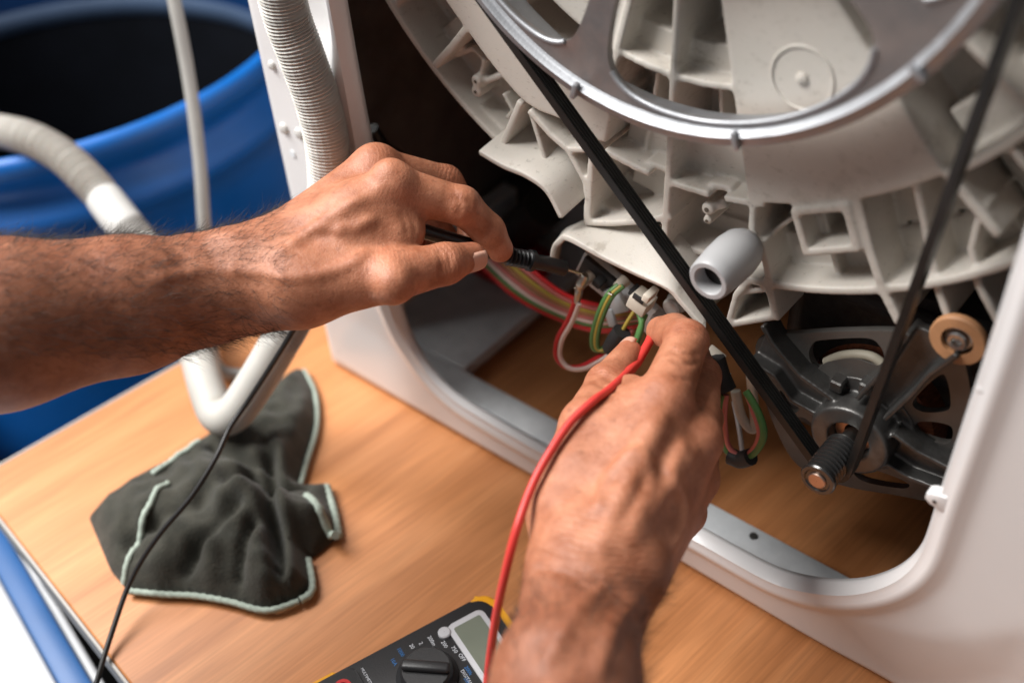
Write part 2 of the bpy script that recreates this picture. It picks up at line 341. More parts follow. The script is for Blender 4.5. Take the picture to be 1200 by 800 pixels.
# --- rear panel: a sheet pressed round the service opening
op_px = [(472, 362), (490, 407), (516, 443), (542, 466), (571, 484), (607, 505), (646, 527), (700, 556), (760, 587), (827, 621), (867, 643), (917, 668), (967, 682), (1013, 684), (1053, 672), (1077, 650), (1087, 623), (1097, 590), (1117, 530), (1160, 400), (1200, 275)]
op = [XZ(437, 176, .0105), XZ(455, 272, .0105)] + [XZ(x, y, .0105 if i < 11 else max(0, .0105*(16-i)/5)) for i, (x, y) in enumerate(op_px)]
xl = op[0][0]; xr = op[-1][0]
top = [(xr+.002, .46), (xr+.002, .60), (xr-.012, .72), (xr-.07, .775), (.30, .785), (xl+.06, .775), (xl+.008, .72), (xl-.004, .60), (xl-.004, .42), (xl-.003, .32)]
loop = catmull(op+top, 10, True)
loop = np.vstack([loop, loop[:1]]); loop, _ = resample(loop, .0055); loop = loop[:-1]
for _ in range(3): loop = (np.roll(loop, 1, 0)+2*loop+np.roll(loop, -1, 0))/4
nL = len(loop); T2 = np.roll(loop, -1, 0)-np.roll(loop, 1, 0); T2 /= np.linalg.norm(T2, axis=1)[:, None]; N2 = np.stack([T2[:, 1], -T2[:, 0]], 1)
if ((loop-loop.mean(0))*N2).sum() < 0: N2 = -N2
# outer rectangle mapped by angle round the opening's middle
cm = np.array([.296, .40]); dirs = loop-cm; rect = []
for d in dirs:
    t = 1e9
    if d[0] > 0: t = min(t, (W_-cm[0])/d[0])
    if d[0] < 0: t = min(t, (X0_-cm[0])/d[0])
    if d[1] > 0: t = min(t, (TOP-cm[1])/d[1])
    if d[1] < 0: t = min(t, (ZB-cm[1])/d[1])
    rect.append(cm+d*t)
rect = np.array(rect)
for cx, cz in ((X0_, ZB), (W_, ZB), (X0_, TOP), (W_, TOP)):
    k = np.argmin(np.hypot(rect[:, 0]-cx, rect[:, 1]-cz)); rect[k] = (cx, cz)
def sstep(a, b, x): t = np.clip((x-a)/(b-a), 0, 1); return t*t*(3-2*t)
cr = np.array([XZ(*p, 0.) for p in ((940, 700), (987, 722), (1033, 733), (1083, 745), (1133, 747), (1200, 738))]); 
def face_y(x, z, d):                            # depth of the pressed face at (x, z), d = distance from the opening
    zc = np.interp(x, [0, .10, .33, *cr[:, 0], .59], [.135, .115, .060, *cr[:, 1], cr[-1, 1]+.01])
    y = .10*np.maximum(0, zc-z); y = np.minimum(y, .0055)
    y = y - .0035*np.exp(-((d-.009)/.0055)**2)   # ridge round the opening
    ch = sstep(.030, .042, x)*(1-sstep(.070, .080, x))*sstep(.29, .335, z)*(1-sstep(.70, .74, z))
    y = y + .010*ch
    y = y - .0022*np.exp(-((x-.088)/.003)**2)*sstep(.12, .2, z)
    return y
rows = [(loop - N2*.0015, np.full(nL, .0105)), (loop - N2*.0012, np.full(nL, .007)), (loop-N2*.0004, np.full(nL, .0035)), (loop+N2*.0015, np.full(nL, -.0005)+face_y(loop[:, 0], loop[:, 1], .002)), (loop+N2*.004, None), (loop+N2*.0065, None), (loop+N2*.009, None), (loop+N2*.012, None), (loop+N2*.016, None)]
base = loop+N2*.016
inr = rect + (cm-rect)/np.linalg.norm(cm-rect, axis=1)[:, None]*.005
for k in range(1, 19): t = k/18; rows.append((base*(1-t)+inr*t, None))
rows.append((rect+(cm-rect)/np.linalg.norm(cm-rect, axis=1)[:, None]*.0015, 'e1')); rows.append((rect, 'e2')); rows.append((rect, 'e3'))
V = []
for P, yy in rows:
    dd = np.abs(((P-loop)*N2).sum(1))
    y = face_y(P[:, 0], P[:, 1], dd)
    if yy is None: pass
    elif isinstance(yy, str): y = y+{'e1': .0012, 'e2': .005, 'e3': .014}[yy]
    else: y = yy + (.22*0)
    V.append(np.stack([P[:, 0], y, P[:, 1]], 1))
nr = len(rows); V = np.concatenate(V); Fc = []
for j in range(nr-1):
    for i in range(nL): Fc.append((j*nL+i, j*nL+(i+1) % nL, (j+1)*nL+(i+1) % nL, (j+1)*nL+i))
panel = mesh_obj('back_panel', V, Fc, 'cabinet_white', wm, True, 50)
sl = panel.modifiers.new('sheet', 'SOLIDIFY'); sl.thickness = .0009; sl.offset = 0
# --- side walls, roof, front, linings
bm = bmesh.new(); add_box(bm, (X0_, .0202, ZB), (X0_+.0012, DEP, TOP)); bm_obj('side_wall', bm, 'cabinet_white', wm)
bm = bmesh.new(); add_box(bm, (W_-.0012, .0202, ZB), (W_, DEP, TOP)); bm_obj('side_wall', bm, 'cabinet_white', wm)
bm = bmesh.new(); add_box(bm, (.0015, .0146, TOP-.02), (W_-.0015, DEP, TOP), .002, 1); bm_obj('lid', bm, 'cabinet_white', wm)
bm = bmesh.new(); add_box(bm, (.0015, DEP-.002, ZB), (W_-.0015, DEP+.01, TOP-.021)); bm_obj('front_wall', bm, 'cabinet_white', wm)
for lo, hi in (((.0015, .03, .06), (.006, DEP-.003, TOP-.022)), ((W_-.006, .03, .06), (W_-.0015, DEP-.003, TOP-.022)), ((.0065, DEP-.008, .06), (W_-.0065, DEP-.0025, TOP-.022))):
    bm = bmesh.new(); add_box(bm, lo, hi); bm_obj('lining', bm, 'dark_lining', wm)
# --- base rails
bm = bmesh.new(); add_box(bm, (.0065, .0285, .006), (W_-.0065, .053, .0185), .002, 2); br = bm_obj('base_rail', bm, 'galvanised_steel', wm)
for px, py in ((883, 628), (690, 520)):
    p = PZ(px, py, .0186); bm = bmesh.new(); add_cyl(bm, (p[0], min(p[1], .048), .0175), (0, 0, 1), .0033, .0028, .0022, 12); bm_obj('rivet', bm, 'motor_alloy', br)
q0 = PZ(545, 431, .0186); q1 = PZ(640, 360, .0186)
bm = bmesh.new(); add_box(bm, (.0065, .0535, .006), (q0[0], DEP-.01, .0185), .002, 2); bm_obj('base_rail', bm, 'galvanised_steel', wm)
bm = bmesh.new(); add_box(bm, (W_-.09, .0535, .006), (W_-.0065, DEP-.01, .0185), .002, 2); bm_obj('base_rail', bm, 'galvanised_steel', wm)
bm = bmesh.new(); add_box(bm, (.012, .15, .0187), (.030, .45, .075), .002, 1); add_box(bm, (.0302, .25, .0187), (.10, .262, .06), .002, 1); bm_obj('inner_bracket', bm, 'galvanised_steel', wm)
for x in (.035, W_-.035):
    for y in (.045, DEP-.04):
        bm = bmesh.new(); lathe(bm, [(.0005, .0), (.017, .0), (.018, .003), (.016, .0085), (.0005, .0085)], (x, y, .0003), (0, 0, 1), 24); bm_obj('foot', bm, 'rubber_black', wm)
# --- small plugs and holes of the left column
for px, py, r in ((320, 76, .0034), (334, 150, .0044), (352, 156, .0044)):
    p = PY(px, py, 0); bm = bmesh.new(); lathe(bm, [(r, -.001), (r, .0012), (r*.8, .0026), (r*.4, .0033), (.0002, .0034)], (p[0], 0, p[2]), (0, -1, 0), 20); bm_obj('plug', bm, 'hose_cuff', panel)
p = PY(344, 180, 0); bm = bmesh.new(); lathe(bm, [(.0028, .0), (.0028, .0012), (.0002, .0013)], (p[0], 0, p[2]), (0, -1, 0), 14); bm_obj('screw', bm, 'galvanised_steel', panel)
# ear with screw hole on the right edge of the opening
p = PY(1097, 582, 0.0); bm = bmesh.new(); add_prism(bm, [(p[0]-.0048, p[2]-.0014), (p[0]-.0046, p[2]+.002), (p[0]-.002, p[2]+.004), (p[0]+.006, p[2]+.006), (p[0]+.007, p[2]-.006), (p[0]-.002, p[2]-.004)], -.0030, .004, .001); ear = bm_obj('ear', bm, 'cabinet_white', panel)
bm = bmesh.new(); lathe(bm, [(.0011, 0), (.0011, .0004), (.0001, .0004)], (p[0]+.0005, -.0030, p[2]-.0005), (0, -1, 0), 12); bm_obj('hole', bm, 'plastic_black', ear)
p = PY(1119, 606, 0.0); bm = bmesh.new(); lathe(bm, [(.004, -.001), (.0034, .0008), (.002, .0018), (.0002, .0022)], (p[0], 0, p[2]), (0, -1, 0), 18); bm_obj('dimple', bm, 'cabinet_white', panel)
p = PY(1152, 455, 0.0); bm = bmesh.new(); lathe(bm, [(.0035, -.001), (.003, .0015), (.0002, .0025)], (p[0], 0, p[2]), (0, -1, 0), 14); bm_obj('dimple', bm, 'cabinet_white', panel)

# --- tub: moulded back with rings, ribs and pockets
TC = np.array([.295, .497]); YF, YB = .050, .092
def pol(r, a): a = math.radians(a); return (TC[0]+r*math.cos(a), TC[1]+r*math.sin(a))
def arc(r, a0, a1, n=None):
    n = n or max(3, int(abs(a1-a0)/2.5)); return [pol(r, a0+(a1-a0)*i/n) for i in range(n+1)]
def sector(r0, r1, a0, a1): return arc(r0, a0, a1)+arc(r1, a1, a0)
def px(l, y=YF): return [XZ(a, b, y) for a, b in l]
bm = bmesh.new()
lathe(bm, [(.0005, YB), (.272, YB), (.272, YB+.012), (.0005, YB+.012)], (TC[0], 0, TC[1]), (0, 1, 0), 120)       # floor of the pockets
lathe(bm, [(.262, YB-.004), (.277, YB-.004), (.277, .20), (.262, .20)], (TC[0], 0, TC[1]), (0, 1, 0), 120, True)     # barrel of the tub
def ring(r, th, y0, y1, a0, a1): add_prism(bm, sector(r-th/2, r+th/2, a0, a1), y0, y1)
def rib(r0, r1, a, th, y0=YF, y1=YB+.004, a1=None): add_wall(bm, [pol(r0, a), pol(r1, a if a1 is None else a1)], th, y0, y1)
ring(.2785, .0048, .053, .12, -180, -119); add_prism(bm, sector(.225, .277, -136, -119), .078, YB+.004)          # outer wall, left
ring(.276, .0050, YF, .125, -80, -20); ring(.2755, .0050, YF+.012, .125, -104, -79)             # outer wall, right
ring(.2235, .0042, YF, YB+.004, -102, -93.5)
ring(.2235, .0042, YF, YB+.004, -90.5, -83)
ring(.2235, .0042, YF, YB+.004, -80.5, -74)
ring(.2235, .0050, YF, YB+.004, -46, 10)
ring(.2210, .0042, YF+.006, YB+.004, -95, -90); ring(.2210, .0042, YF+.006, YB+.004, -84, -80)
ring(.1560, .0042, YF+.001, YB+.004, -104, -76); ring(.156, .0042, YF, YB+.004, -46, 60); ring(.156, .0042, YF, YB+.004, -170, -128)
_a = np.linspace(-215, -102, 60); _r = np.interp(_a, [-215, -131, -124, -118, -115, -112, -108, -102], [.2265, .2262, .2288, .2312, .2290, .2235, .2190, .2180])
add_prism(bm, [pol(r, a) for r, a in zip(_r, _a)]+arc(.188, -102, -215), YF, YB+.003)                          # flat band left of the pulley
add_prism(bm, sector(.06, .2225, -76.5, -46.3), YF, YB+.003)                                                   # smooth plate
add_prism(bm, sector(.06, .158, -128, -104), YF+.002, YB+.003)                                                 # plate behind the first spoke
add_prism(bm, sector(.0, .07, 0, 358), YF, YB+.003)
for a in (-128, -104, -90.2, -20, 0, 20, 45, 60, 90, 120, 150, 180): rib(.06, .2225, a, .0046)
for a in (-165, -150): rib(.22, .277, a, .0046)
add_wall(bm, px([(509, 77), (528, 56), (552, 26)]), .0052, YF, YB+.004)
add_wall(bm, px([(608, 122), (598, 146), (585, 176)]), .0050, YF, YB+.004)
add_wall(bm, px([(618, 138), (628, 170), (638, 203)]), .0038, YF+.003, YB+.004)
add_wall(bm, px([(620, 132), (645, 160), (666, 178)]), .0046, YF, YB+.004)
add_wall(bm, px([(664, 176), (684, 213), (687, 232), (686, 258)]), .0042, YF, YB+.004)
add_wall(bm, px([(664, 177), (700, 176)]), .0042, YF, YB+.004)
add_wall(bm, px([(692, 186), (690, 225), (688, 262)]), .0050, YF, YB+.02)
add_wall(bm, px([(686, 262), (715, 263), (745, 261), (784, 255)]), .0042, YF, YB+.02)
rib(.2225, .282, -90.2, .0050)
add_wall(bm, px([(882, 238), (880, 268), (884, 282)]), .0044, YF, YB+.004)
add_wall(bm, px([(870, 300), (925, 262)]), .003, YF+.012, YB+.004)
add_wall(bm, px([(890, 286), (898, 315), (901, 342), (908, 374)]), .0050, YF, YB+.03)
add_wall(bm, px([(1002, 232), (1018, 295), (1034, 342), (1052, 378)]), .0056, YF, YB+.03)
add_wall(bm, px([(1067, 218), (1076, 258), (1084, 300), (1092, 326)]), .0044, YF+.004, YB+.03)
add_wall(bm, px([(1110, 205), (1134, 235), (1168, 275)]), .0056, YF, YB+.02)
add_wall(bm, px([(1150, 246), (1140, 270), (1134, 298)]), .0044, YF+.004, YB+.02)
add_wall(bm, px([(1088, 325), (1096, 350), (1106, 378)]), .0046, YF+.004, YB+.05)
add_wall(bm, px([(1134, 300), (1142, 340), (1164, 382)]), .0046, YF+.004, YB+.05)
add_wall(bm, px([(852, 382), (862, 346), (874, 332)]), .0044, YF, YB+.03); add_wall(bm, px([(852, 382), (880, 377), (908, 372)]), .0044, YF, YB+.03)
add_wall(bm, px([(862, 346), (902, 341)]), .0040, YF+.002, YB+.03)
for r0, r1, a0, a1, y_ in ((.254, .276, -77, -63, .074), (.226, .252, -61, -49, .080), (.254, .275, -60, -46, .078), (.198, .2215, -101, -91, .068), (.198, .2215, -89.5, -77, .066), (.138, .155, -103, -91, .064), (.138, .155, -89.5, -77, .064), (.226, .262, -100.5, -91, .082), (.226, .246, -89, -83, .084), (.158, .176, -103, -91, .080), (.158, .172, -89.5, -77, .082), (.200, .2215, -45, -22, .072), (.226, .274, -44, -30, .080)): add_prism(bm, sector(r0, r1, a0, a1), y_, YB+.004)
for r0, r1, a, th_, y_ in ((.226, .274, -67.5, .0036, .064), (.226, .272, -38, .0044, YF+.002), (.226, .272, -31, .0044, YF+.002), (.158, .2215, -33, .0044, YF+.002), (.158, .2215, -97, .0030, .066), (.158, .2215, -83, .0030, .066), (.226, .275, -142, .0044, YF+.006)): rib(r0, r1, a, th_, y_)
# square pocket
sq = px([(930, 250), (990, 244), (1003, 292), (944, 297)], YF-.002)
for i in range(4): add_wall(bm, [sq[i], sq[(i+1) % 4]], .0046, YF-.002, YB+.004)
# step in the left pocket, screw bosses
add_wall(bm, px([(528, 62), (534, 66), (552, 58), (566, 72), (562, 88)], .062), .0034, .062, YB+.004)
add_wall(bm, px([(554, 130), (562, 126), (590, 152)], .062), .0034, .062, YB+.004)
add_wall(bm, px([(594, 138), (600, 130), (590, 112)], .064), .0034, .064, YB+.004)
for (a, b, y) in ((557, 96, .058), (557, 108, .058), (828, 246, .056)):
    x, z = XZ(a, b, y); add_cyl(bm, (x, y, z), (0, 1, 0), .0042, .0046, YB+.004-y, 20)
x, z = XZ(557, 102, .058); x2, z2 = XZ(592, 88, .058); add_wall(bm, [(x, z), (x2, z2)], .0042, .062, YB+.004)
x, z = XZ(828, 259, .058); add_cyl(bm, (x, .058, z), (0, 1, 0), .0030, .0034, YB-.054, 16)
x, z = XZ(828, 246, .06); x2, z2 = XZ(846, 240, .06); add_wall(bm, [(x, z), (x2, z2)], .006, .060, YB+.004)
# curved tongue at the lower left
def loft(bm, A, B, th):                           # sheet between two 3D lines, thickened downwards
    A = np.array(A); B = np.array(B); n = len(A); lo = np.array([0, 0, -th])
    a = [bm.verts.new(p) for p in A]; b = [bm.verts.new(p) for p in B]; c = [bm.verts.new(p+lo) for p in A]; d = [bm.verts.new(p+lo) for p in B]
    for i in range(n-1):
        bm.faces.new((a[i], a[i+1], b[i+1], b[i])); bm.faces.new((c[i], d[i], d[i+1], c[i+1])); bm.faces.new((a[i], c[i], c[i+1], a[i+1])); bm.faces.new((b[i], b[i+1], d[i+1], d[i]))
    bm.faces.new((a[0], b[0], d[0], c[0])); bm.faces.new((a[-1], c[-1], d[-1], b[-1]))
add_wall(bm, px([(700, 275), (745, 300), (820, 372)], .062), .004, .060, .11)
tubm = remesh(bm, .00105, 9, .5)
bmx = bmesh.new(); bmx.from_mesh(tubm)            # drop what lies far above the picture
bmesh.ops.delete(bmx, geom=[v for v in bmx.verts if v.co.z > .66], context='VERTS'); bmx.to_mesh(tubm); bmx.free()
tub = finish('tub', tubm, 'tub_plastic', wm, True)
def sheet(name, A, B, th, n=7):
    A = np.array(A); B = np.array(B); k = len(A); V_ = []; Fc_ = []
    for j in range(n):
        t = j/(n-1); V_ += (A*(1-t)+B*t).tolist()
    for j in range(n-1):
        for i in range(k-1): Fc_.append((j*k+i, j*k+i+1, (j+1)*k+i+1, (j+1)*k+i))
    o_ = mesh_obj(name, V_, Fc_, 'tub_plastic', tub, True)
    md = o_.modifiers.new('t', 'SOLIDIFY'); md.thickness = th; md.offset = 0
    md = o_.modifiers.new('b', 'BEVEL'); md.width = .0009; md.segments = 2; md.limit_method = 'ANGLE'; md.angle_limit = math.radians(50); md.harden_normals = False
    return o_
fr = catmull([PY(*p, .036) for p in ((561, 179), (588, 195), (616, 207), (640, 225), (657, 256))], 6)
sheet('tongue', fr, fr+np.array([.004, .056, .010]), .0044)
_f = [((647, 316), (654, 296)), ((648, 302), (656, 284)), ((650, 290), (664, 271)), ((656, 283), (676, 265)), ((666, 280), (690, 260)), ((707, 303), (722, 259)), ((745, 322), (752, 262)), ((783, 340), (785, 268)), ((800, 358), (804, 284)), ((826, 388), (826, 312))]
fa_ = catmull([PY(*a, .030) for a, b in _f], 4); fb_ = catmull([PY(*b, .064) for a, b in _f], 4)
sheet('heater_hood', fa_, fb_, .0040, 9)
for (a, b, y, r) in ((557, 96, .0579, .0012), (557, 108, .0579, .0012), (828, 246, .0559, .0015), (828, 259, .0578, .0010)):
    x, z = XZ(a, b, y); bm = bmesh.new(); lathe(bm, [(r, 0), (r, .0003), (.0001, .0003)], (x, y, z), (0, -1, 0), 12); bm_obj('screw_hole', bm, 'hole_brown', tub)
# moulding mark: shallow ring and nub on the smooth plate
x, z = XZ(940, 92, YF); bm = bmesh.new(); lathe(bm, [(.0178, -.001), (.0178, .0004), (.0172, .0009), (.0164, .0009), (.0158, .0004), (.0158, -.001)], (x, YF, z), (0, -1, 0), 48); bm_obj('moulding_ring', bm, 'tub_plastic', tub)
bm = bmesh.new(); lathe(bm, [(.0036, -.001), (.0032, .0012), (.0018, .0022), (.0002, .0024)], (x, YF, z), (0, -1, 0), 20); bm_obj('nub', bm, 'tub_plastic', tub)
# peg: pale plastic sleeve standing out of the tub
bm = bmesh.new(); lathe(bm, [(.0080, .030), (.0080, .0012), (.0088, 0), (.0114, 0), (.0124, .0012), (.0130, .006), (.0140, .018), (.0142, .028), (.0132, .036), (.0105, .0415), (.006, .045), (.0048, .05), (.0048, .085)], (.350, .007, .2535), (0, 1, 0), 40); bm_obj('sleeve', bm, 'grey_plastic', tub, angle=50)
bm = bmesh.new(); lathe(bm, [(.0079, 0), (.0001, 0)], (.350, .0165, .2535), (0, 1, 0), 24); bm_obj('sleeve_bore_shade', bm, 'rubber_black', tub)  # black disc stands in for the shade deep in the bore

# --- drum pulley
PC = (.2998, .4996); PR = .1736; YP = .016
pul = bmesh.new()
lathe(pul, [(.1636, YP+.0045), (.1642, YP+.0038), (.1652, YP+.0036), (.1662, YP+.0022), (.1670, YP+.0002), (.1678, YP-.0006), (.1686, YP-.0002), (.1694, YP+.0006), (.1722, YP+.0012), (.1734, YP+.0020), (.1738, YP+.0045), (.1722, YP+.006), (.1705, YP+.008), (.1705, YP+.022), (.1735, YP+.0245), (.1735, YP+.0265), (.1680, YP+.0265), (.1655, YP+.022), (.1640, YP+.010), (.1636, YP+.0095)], (PC[0], 0, PC[1]), (0, 1, 0), 200, True)
pulley = bm_obj('drum_pulley', pul, 'cast_aluminium', wm, angle=60)
bm = bmesh.new(); ed = []
def loop_edges(pts, y):
    vs_ = [bm.verts.new((x, y, z)) for x, z in pts]; return [bm.edges.new((vs_[i], vs_[(i+1) % len(vs_)])) for i in range(len(vs_))]
def ppol(r, a): a = math.radians(a); return (PC[0]+r*math.cos(a), PC[1]+r*math.sin(a))
def hole(mid):                                   # opening between two spokes, rounded corners, spokes widen at both ends
    pts = []
    # half outline in (angle from mid, r)
    h = [(0, .1622), (8, .1620), (15, .1612), (20, .1600), (25, .1574), (28.6, .1525), (30.8, .146), (31.8, .138), (32.2, .128), (32.2, .112), (31, .095), (28, .078), (20, .066), (9, .061), (0, .060)]
    c = catmull([(a, r*1000) for a, r in h], 4)
    pts = [ppol(r/1000, mid+a) for a, r in c]+[ppol(r/1000, mid-a) for a, r in c[::-1][1:-1]]
    return pts
holes = [hole(-69.5+72*k) for k in range(5)]
e = loop_edges([ppol(.1615, 360*i/160) for i in range(160)], YP+.004) if False else loop_edges([ppol(.1642, 360*i/160) for i in range(160)], YP+.004)
for h in holes: e += loop_edges(h, YP+.004)
bmesh.ops.triangle_fill(bm, use_beauty=True, edges=e)
fs = list(bm.faces); ex = bmesh.ops.extrude_face_region(bm, geom=fs); bmesh.ops.translate(bm, vec=(0, .0046, 0), verts=[g for g in ex['geom'] if isinstance(g, bmesh.types.BMVert)])
bm_obj('spoke_web', bm, 'dull_aluminium', pulley, smooth=False)
for h in holes:                                  # rolled lip along the outer edge of each opening
    n = len(h); pts = [(x, YP+.0042, z) for x, z in h]; k0 = 0
    sel = [p for p in pts if math.hypot(p[0]-PC[0], p[2]-PC[1]) > .128]
    sel = pts[-22:]+pts[:23]; sel = [p for p in sel if math.hypot(p[0]-PC[0], p[2]-PC[1]) > .125]
    sweep('lip', resample(np.array(sel), .004)[0], .0017, 'cast_aluminium', pulley, 8)
for a in (-105.5, -71, -35.5, 0.5, 36.5):       # casting marks across the rim
    p0 = ppol(.1655, a); p1 = ppol(.1728, a); bm = bmesh.new()
    M = Matrix.Translation(((p0[0]+p1[0])/2, YP-.0008, (p0[1]+p1[1])/2)) @ Matrix.Rotation(-math.radians(a), 4, 'Y')
    add_box(bm, (-.0050, -.0022, -.0015), (.0046, .0020, .0015), .0007, 2, M); bm_obj('rim_clip', bm, 'cast_aluminium', pulley)
bm = bmesh.new(); lathe(bm, [(.0002, 0), (.030, 0), (.034, .004), (.034, .02), (.0002, .02)], (PC[0], YP-.004, PC[1]), (0, 1, 0), 48); bm_obj('hub', bm, 'dull_aluminium', pulley)
bm = bmesh.new(); add_cyl(bm, (PC[0], YP-.012, PC[1]), (0, 1, 0), .0095, .0095, .0082, 6); bm_obj('hub_bolt', bm, 'steel_bright', pulley)

def loop_xz(bm, pts, y):
    vs_ = [bm.verts.new((x, y, z)) for x, z in pts]; return [bm.edges.new((vs_[i], vs_[(i+1) % len(vs_)])) for i in range(len(vs_))]
# --- motor
MC = np.array([.4324, .149]); YM = .047
mo = bmesh.new()
def mp(dx, dz): return (MC[0]+dx, MC[1]+dz)
# traced end frame: hub, four trough arms, outer frame
lathe(mo, [(.0130, YM-.006), (.0235, YM-.006), (.0245, YM-.004), (.0245, YM+.016), (.0130, YM+.016)], (MC[0], 0, MC[1]), (0, 1, 0), 48, True)
YA = YM+.006
def carc_(c, r, n): return [(c[0]+r*math.cos(2*math.pi*i/n), c[1]+r*math.sin(2*math.pi*i/n)) for i in range(n)]
def trough(A, B, yf, wall=.0032):
    A = px(A, yf); B = px(B, yf); add_prism(mo, A+B[::-1], yf+.010, yf+.016)
    add_wall(mo, A, wall, yf, yf+.016); add_wall(mo, B, wall, yf, yf+.016)
trough([(893, 384), (905, 405), (936, 441), (975, 469)], [(878, 424), (905, 441), (926, 470), (958, 488)], YM)
trough([(1063, 393), (1052, 409), (1036, 434), (1004, 468)], [(1120, 418), (1088, 440), (1069, 462), (1036, 492)], YM)
trough([(1046, 510), (1076, 532), (1116, 552)], [(1030, 540), (1062, 560), (1104, 576)], YM)
add_prism(mo, carc_([MC[0], MC[1]], .034, 40), YM+.012, YM+.018)
mm = remesh(mo, .0011, 3, .5)
motor = finish('motor', mm, 'motor_alloy', wm, True)
def smooth_loop(l, y): return [tuple(p) for p in catmull(px(l, y), 5, True)]
yb = YM+.013; bm = bmesh.new(); e = loop_xz(bm, smooth_loop([(888, 398), (940, 391), (1000, 388), (1060, 390), (1118, 410), (1136, 450), (1137, 520), (1122, 578), (1098, 588), (1050, 580), (985, 568), (935, 545), (908, 500), (892, 450)], yb), yb)
for hl in ([(948, 416), (953, 402), (968, 398), (1015, 396), (1030, 404), (1036, 418), (1028, 428), (1000, 420), (970, 424), (956, 432)], [(1070, 470), (1100, 440), (1110, 446), (1114, 474), (1106, 482), (1080, 482)], [(1078, 494), (1112, 498), (1116, 512), (1106, 520), (1072, 508)], [(929, 492), (944, 490), (958, 508), (950, 522), (936, 514)], [(914, 458), (922, 460), (936, 478), (928, 484), (918, 474)], [(1000, 547), (1030, 552), (1064, 566), (1056, 572), (1010, 563)]): e += loop_xz(bm, smooth_loop(hl, yb), yb)
bmesh.ops.triangle_fill(bm, use_beauty=True, edges=e); ex = bmesh.ops.extrude_face_region(bm, geom=list(bm.faces)); bmesh.ops.translate(bm, vec=(0, .005, 0), verts=[g for g in ex['geom'] if isinstance(g, bmesh.types.BMVert)])
bm_obj('end_plate', bm, 'plate_alloy', motor, smooth=False)
bm = bmesh.new(); add_box(bm, (MC[0]-.070, YA+.027, MC[1]-.052), (MC[0]+.080, YA+.14, MC[1]+.078), .014, 3); bm_obj('stator', bm, 'lamination', motor)
bm = bmesh.new(); add_box(bm, (MC[0]-.037, YA+.0285, MC[1]+.0785), (MC[0]+.060, YA+.12, MC[1]+.0885), .004, 2); bm_obj('terminal_cover', bm, 'plastic_black_matt', motor)
bm = bmesh.new(); lathe(bm, [(.024, YA+.012), (.034, YA+.010), (.041, YA+.013), (.044, YA+.028), (.024, YA+.028)], (MC[0], 0, MC[1]), (0, 1, 0), 48, True); bm_obj('winding', bm, 'copper_winding', motor)
bm = bmesh.new(); pts = arc(.0, 0, 1, 1); 
wa = catmull([PY(a, b, YA+.010) for a, b in ((968, 424), (985, 417), (1005, 415), (1022, 418), (1034, 426))], 6); bm.free(); sweep('coil_guard', wa, .0030, 'old_cream', motor, 8)
bm = bmesh.new(); add_cyl(bm, (MC[0], .020, MC[1]), (0, 1, 0), .0055, .0055, .05, 24); bm_obj('shaft', bm, 'steel_bright', motor)
bm = bmesh.new(); lathe(bm, [(.0065, .0), (.0122, 0), (.0122, .004), (.0065, .004)], (MC[0], YM+.003, MC[1]), (0, 1, 0), 32, True); bm_obj('bearing', bm, 'brass', motor)
prof = [(.0002, .004), (.0072, .004), (.0080, .0032), (.0100, .0032), (.0107, .0042), (.0107, .0060)]
y = .0066
for k in range(8): prof += [(.0078, y), (.0078, y+.0006), (.0103, y+.0022), (.0103, y+.0027)]; y += .0033
prof += [(.0102, y+.0003), (.0102, y+.002), (.0060, y+.002)]
bm = bmesh.new(); lathe(bm, prof, (MC[0], 0, MC[1]), (0, 1, 0), 40); mpul = bm_obj('motor_pulley', bm, 'black_oxide', motor, angle=30)
bm = bmesh.new(); lathe(bm, [(.0002, .0026), (.0048, .0026), (.0054, .0032), (.0054, .0041)], (MC[0], 0, MC[1]), (0, 1, 0), 32); bm_obj('shaft_end', bm, 'brass', motor, angle=40)
bm = bmesh.new(); lathe(bm, [(.0056, .0352), (.0092, .0352), (.0092, .0368), (.0056, .0368)], (MC[0], 0, MC[1]), (0, 1, 0), 32, True); bm_obj('lock_ring', bm, 'steel_bright', motor)
p = PY(1123, 398, .052)
bm = bmesh.new(); lathe(bm, [(.0086, 0), (.0142, 0), (.0150, .0008), (.0150, .004), (.0086, .004)], (p[0], .050, p[2]), (0, 1, 0), 36, True); bush = bm_obj('bush', bm, 'orange_rubber', motor, angle=40)
bm = bmesh.new(); lathe(bm, [(.0002, .003), (.0085, .003), (.0085, .006)], (p[0], .0502, p[2]), (0, 1, 0), 24); bm_obj('bush_core', bm, 'rubber_black', motor, angle=30)
bm = bmesh.new(); lathe(bm, [(.0002, .0030), (.0026, .0026), (.0030, .0), (.0046, -.0004), (.0058, .0004), (.0060, .003), (.0072, .0034), (.0072, .0055)], (p[0], .0496, p[2]), (0, 1, 0), 24); bm_obj('mounting_bolt', bm, 'steel_bright', motor, angle=30)
for a, b in ((1014, 455), (980, 452)):
    q = PY(a, b, YA); bm = bmesh.new(); add_box(bm, (q[0]-.004, YA-.002, q[2]-.004), (q[0]+.004, YA+.02, q[2]+.004), .001, 1); bm_obj('brush_holder', bm, 'motor_alloy', motor)

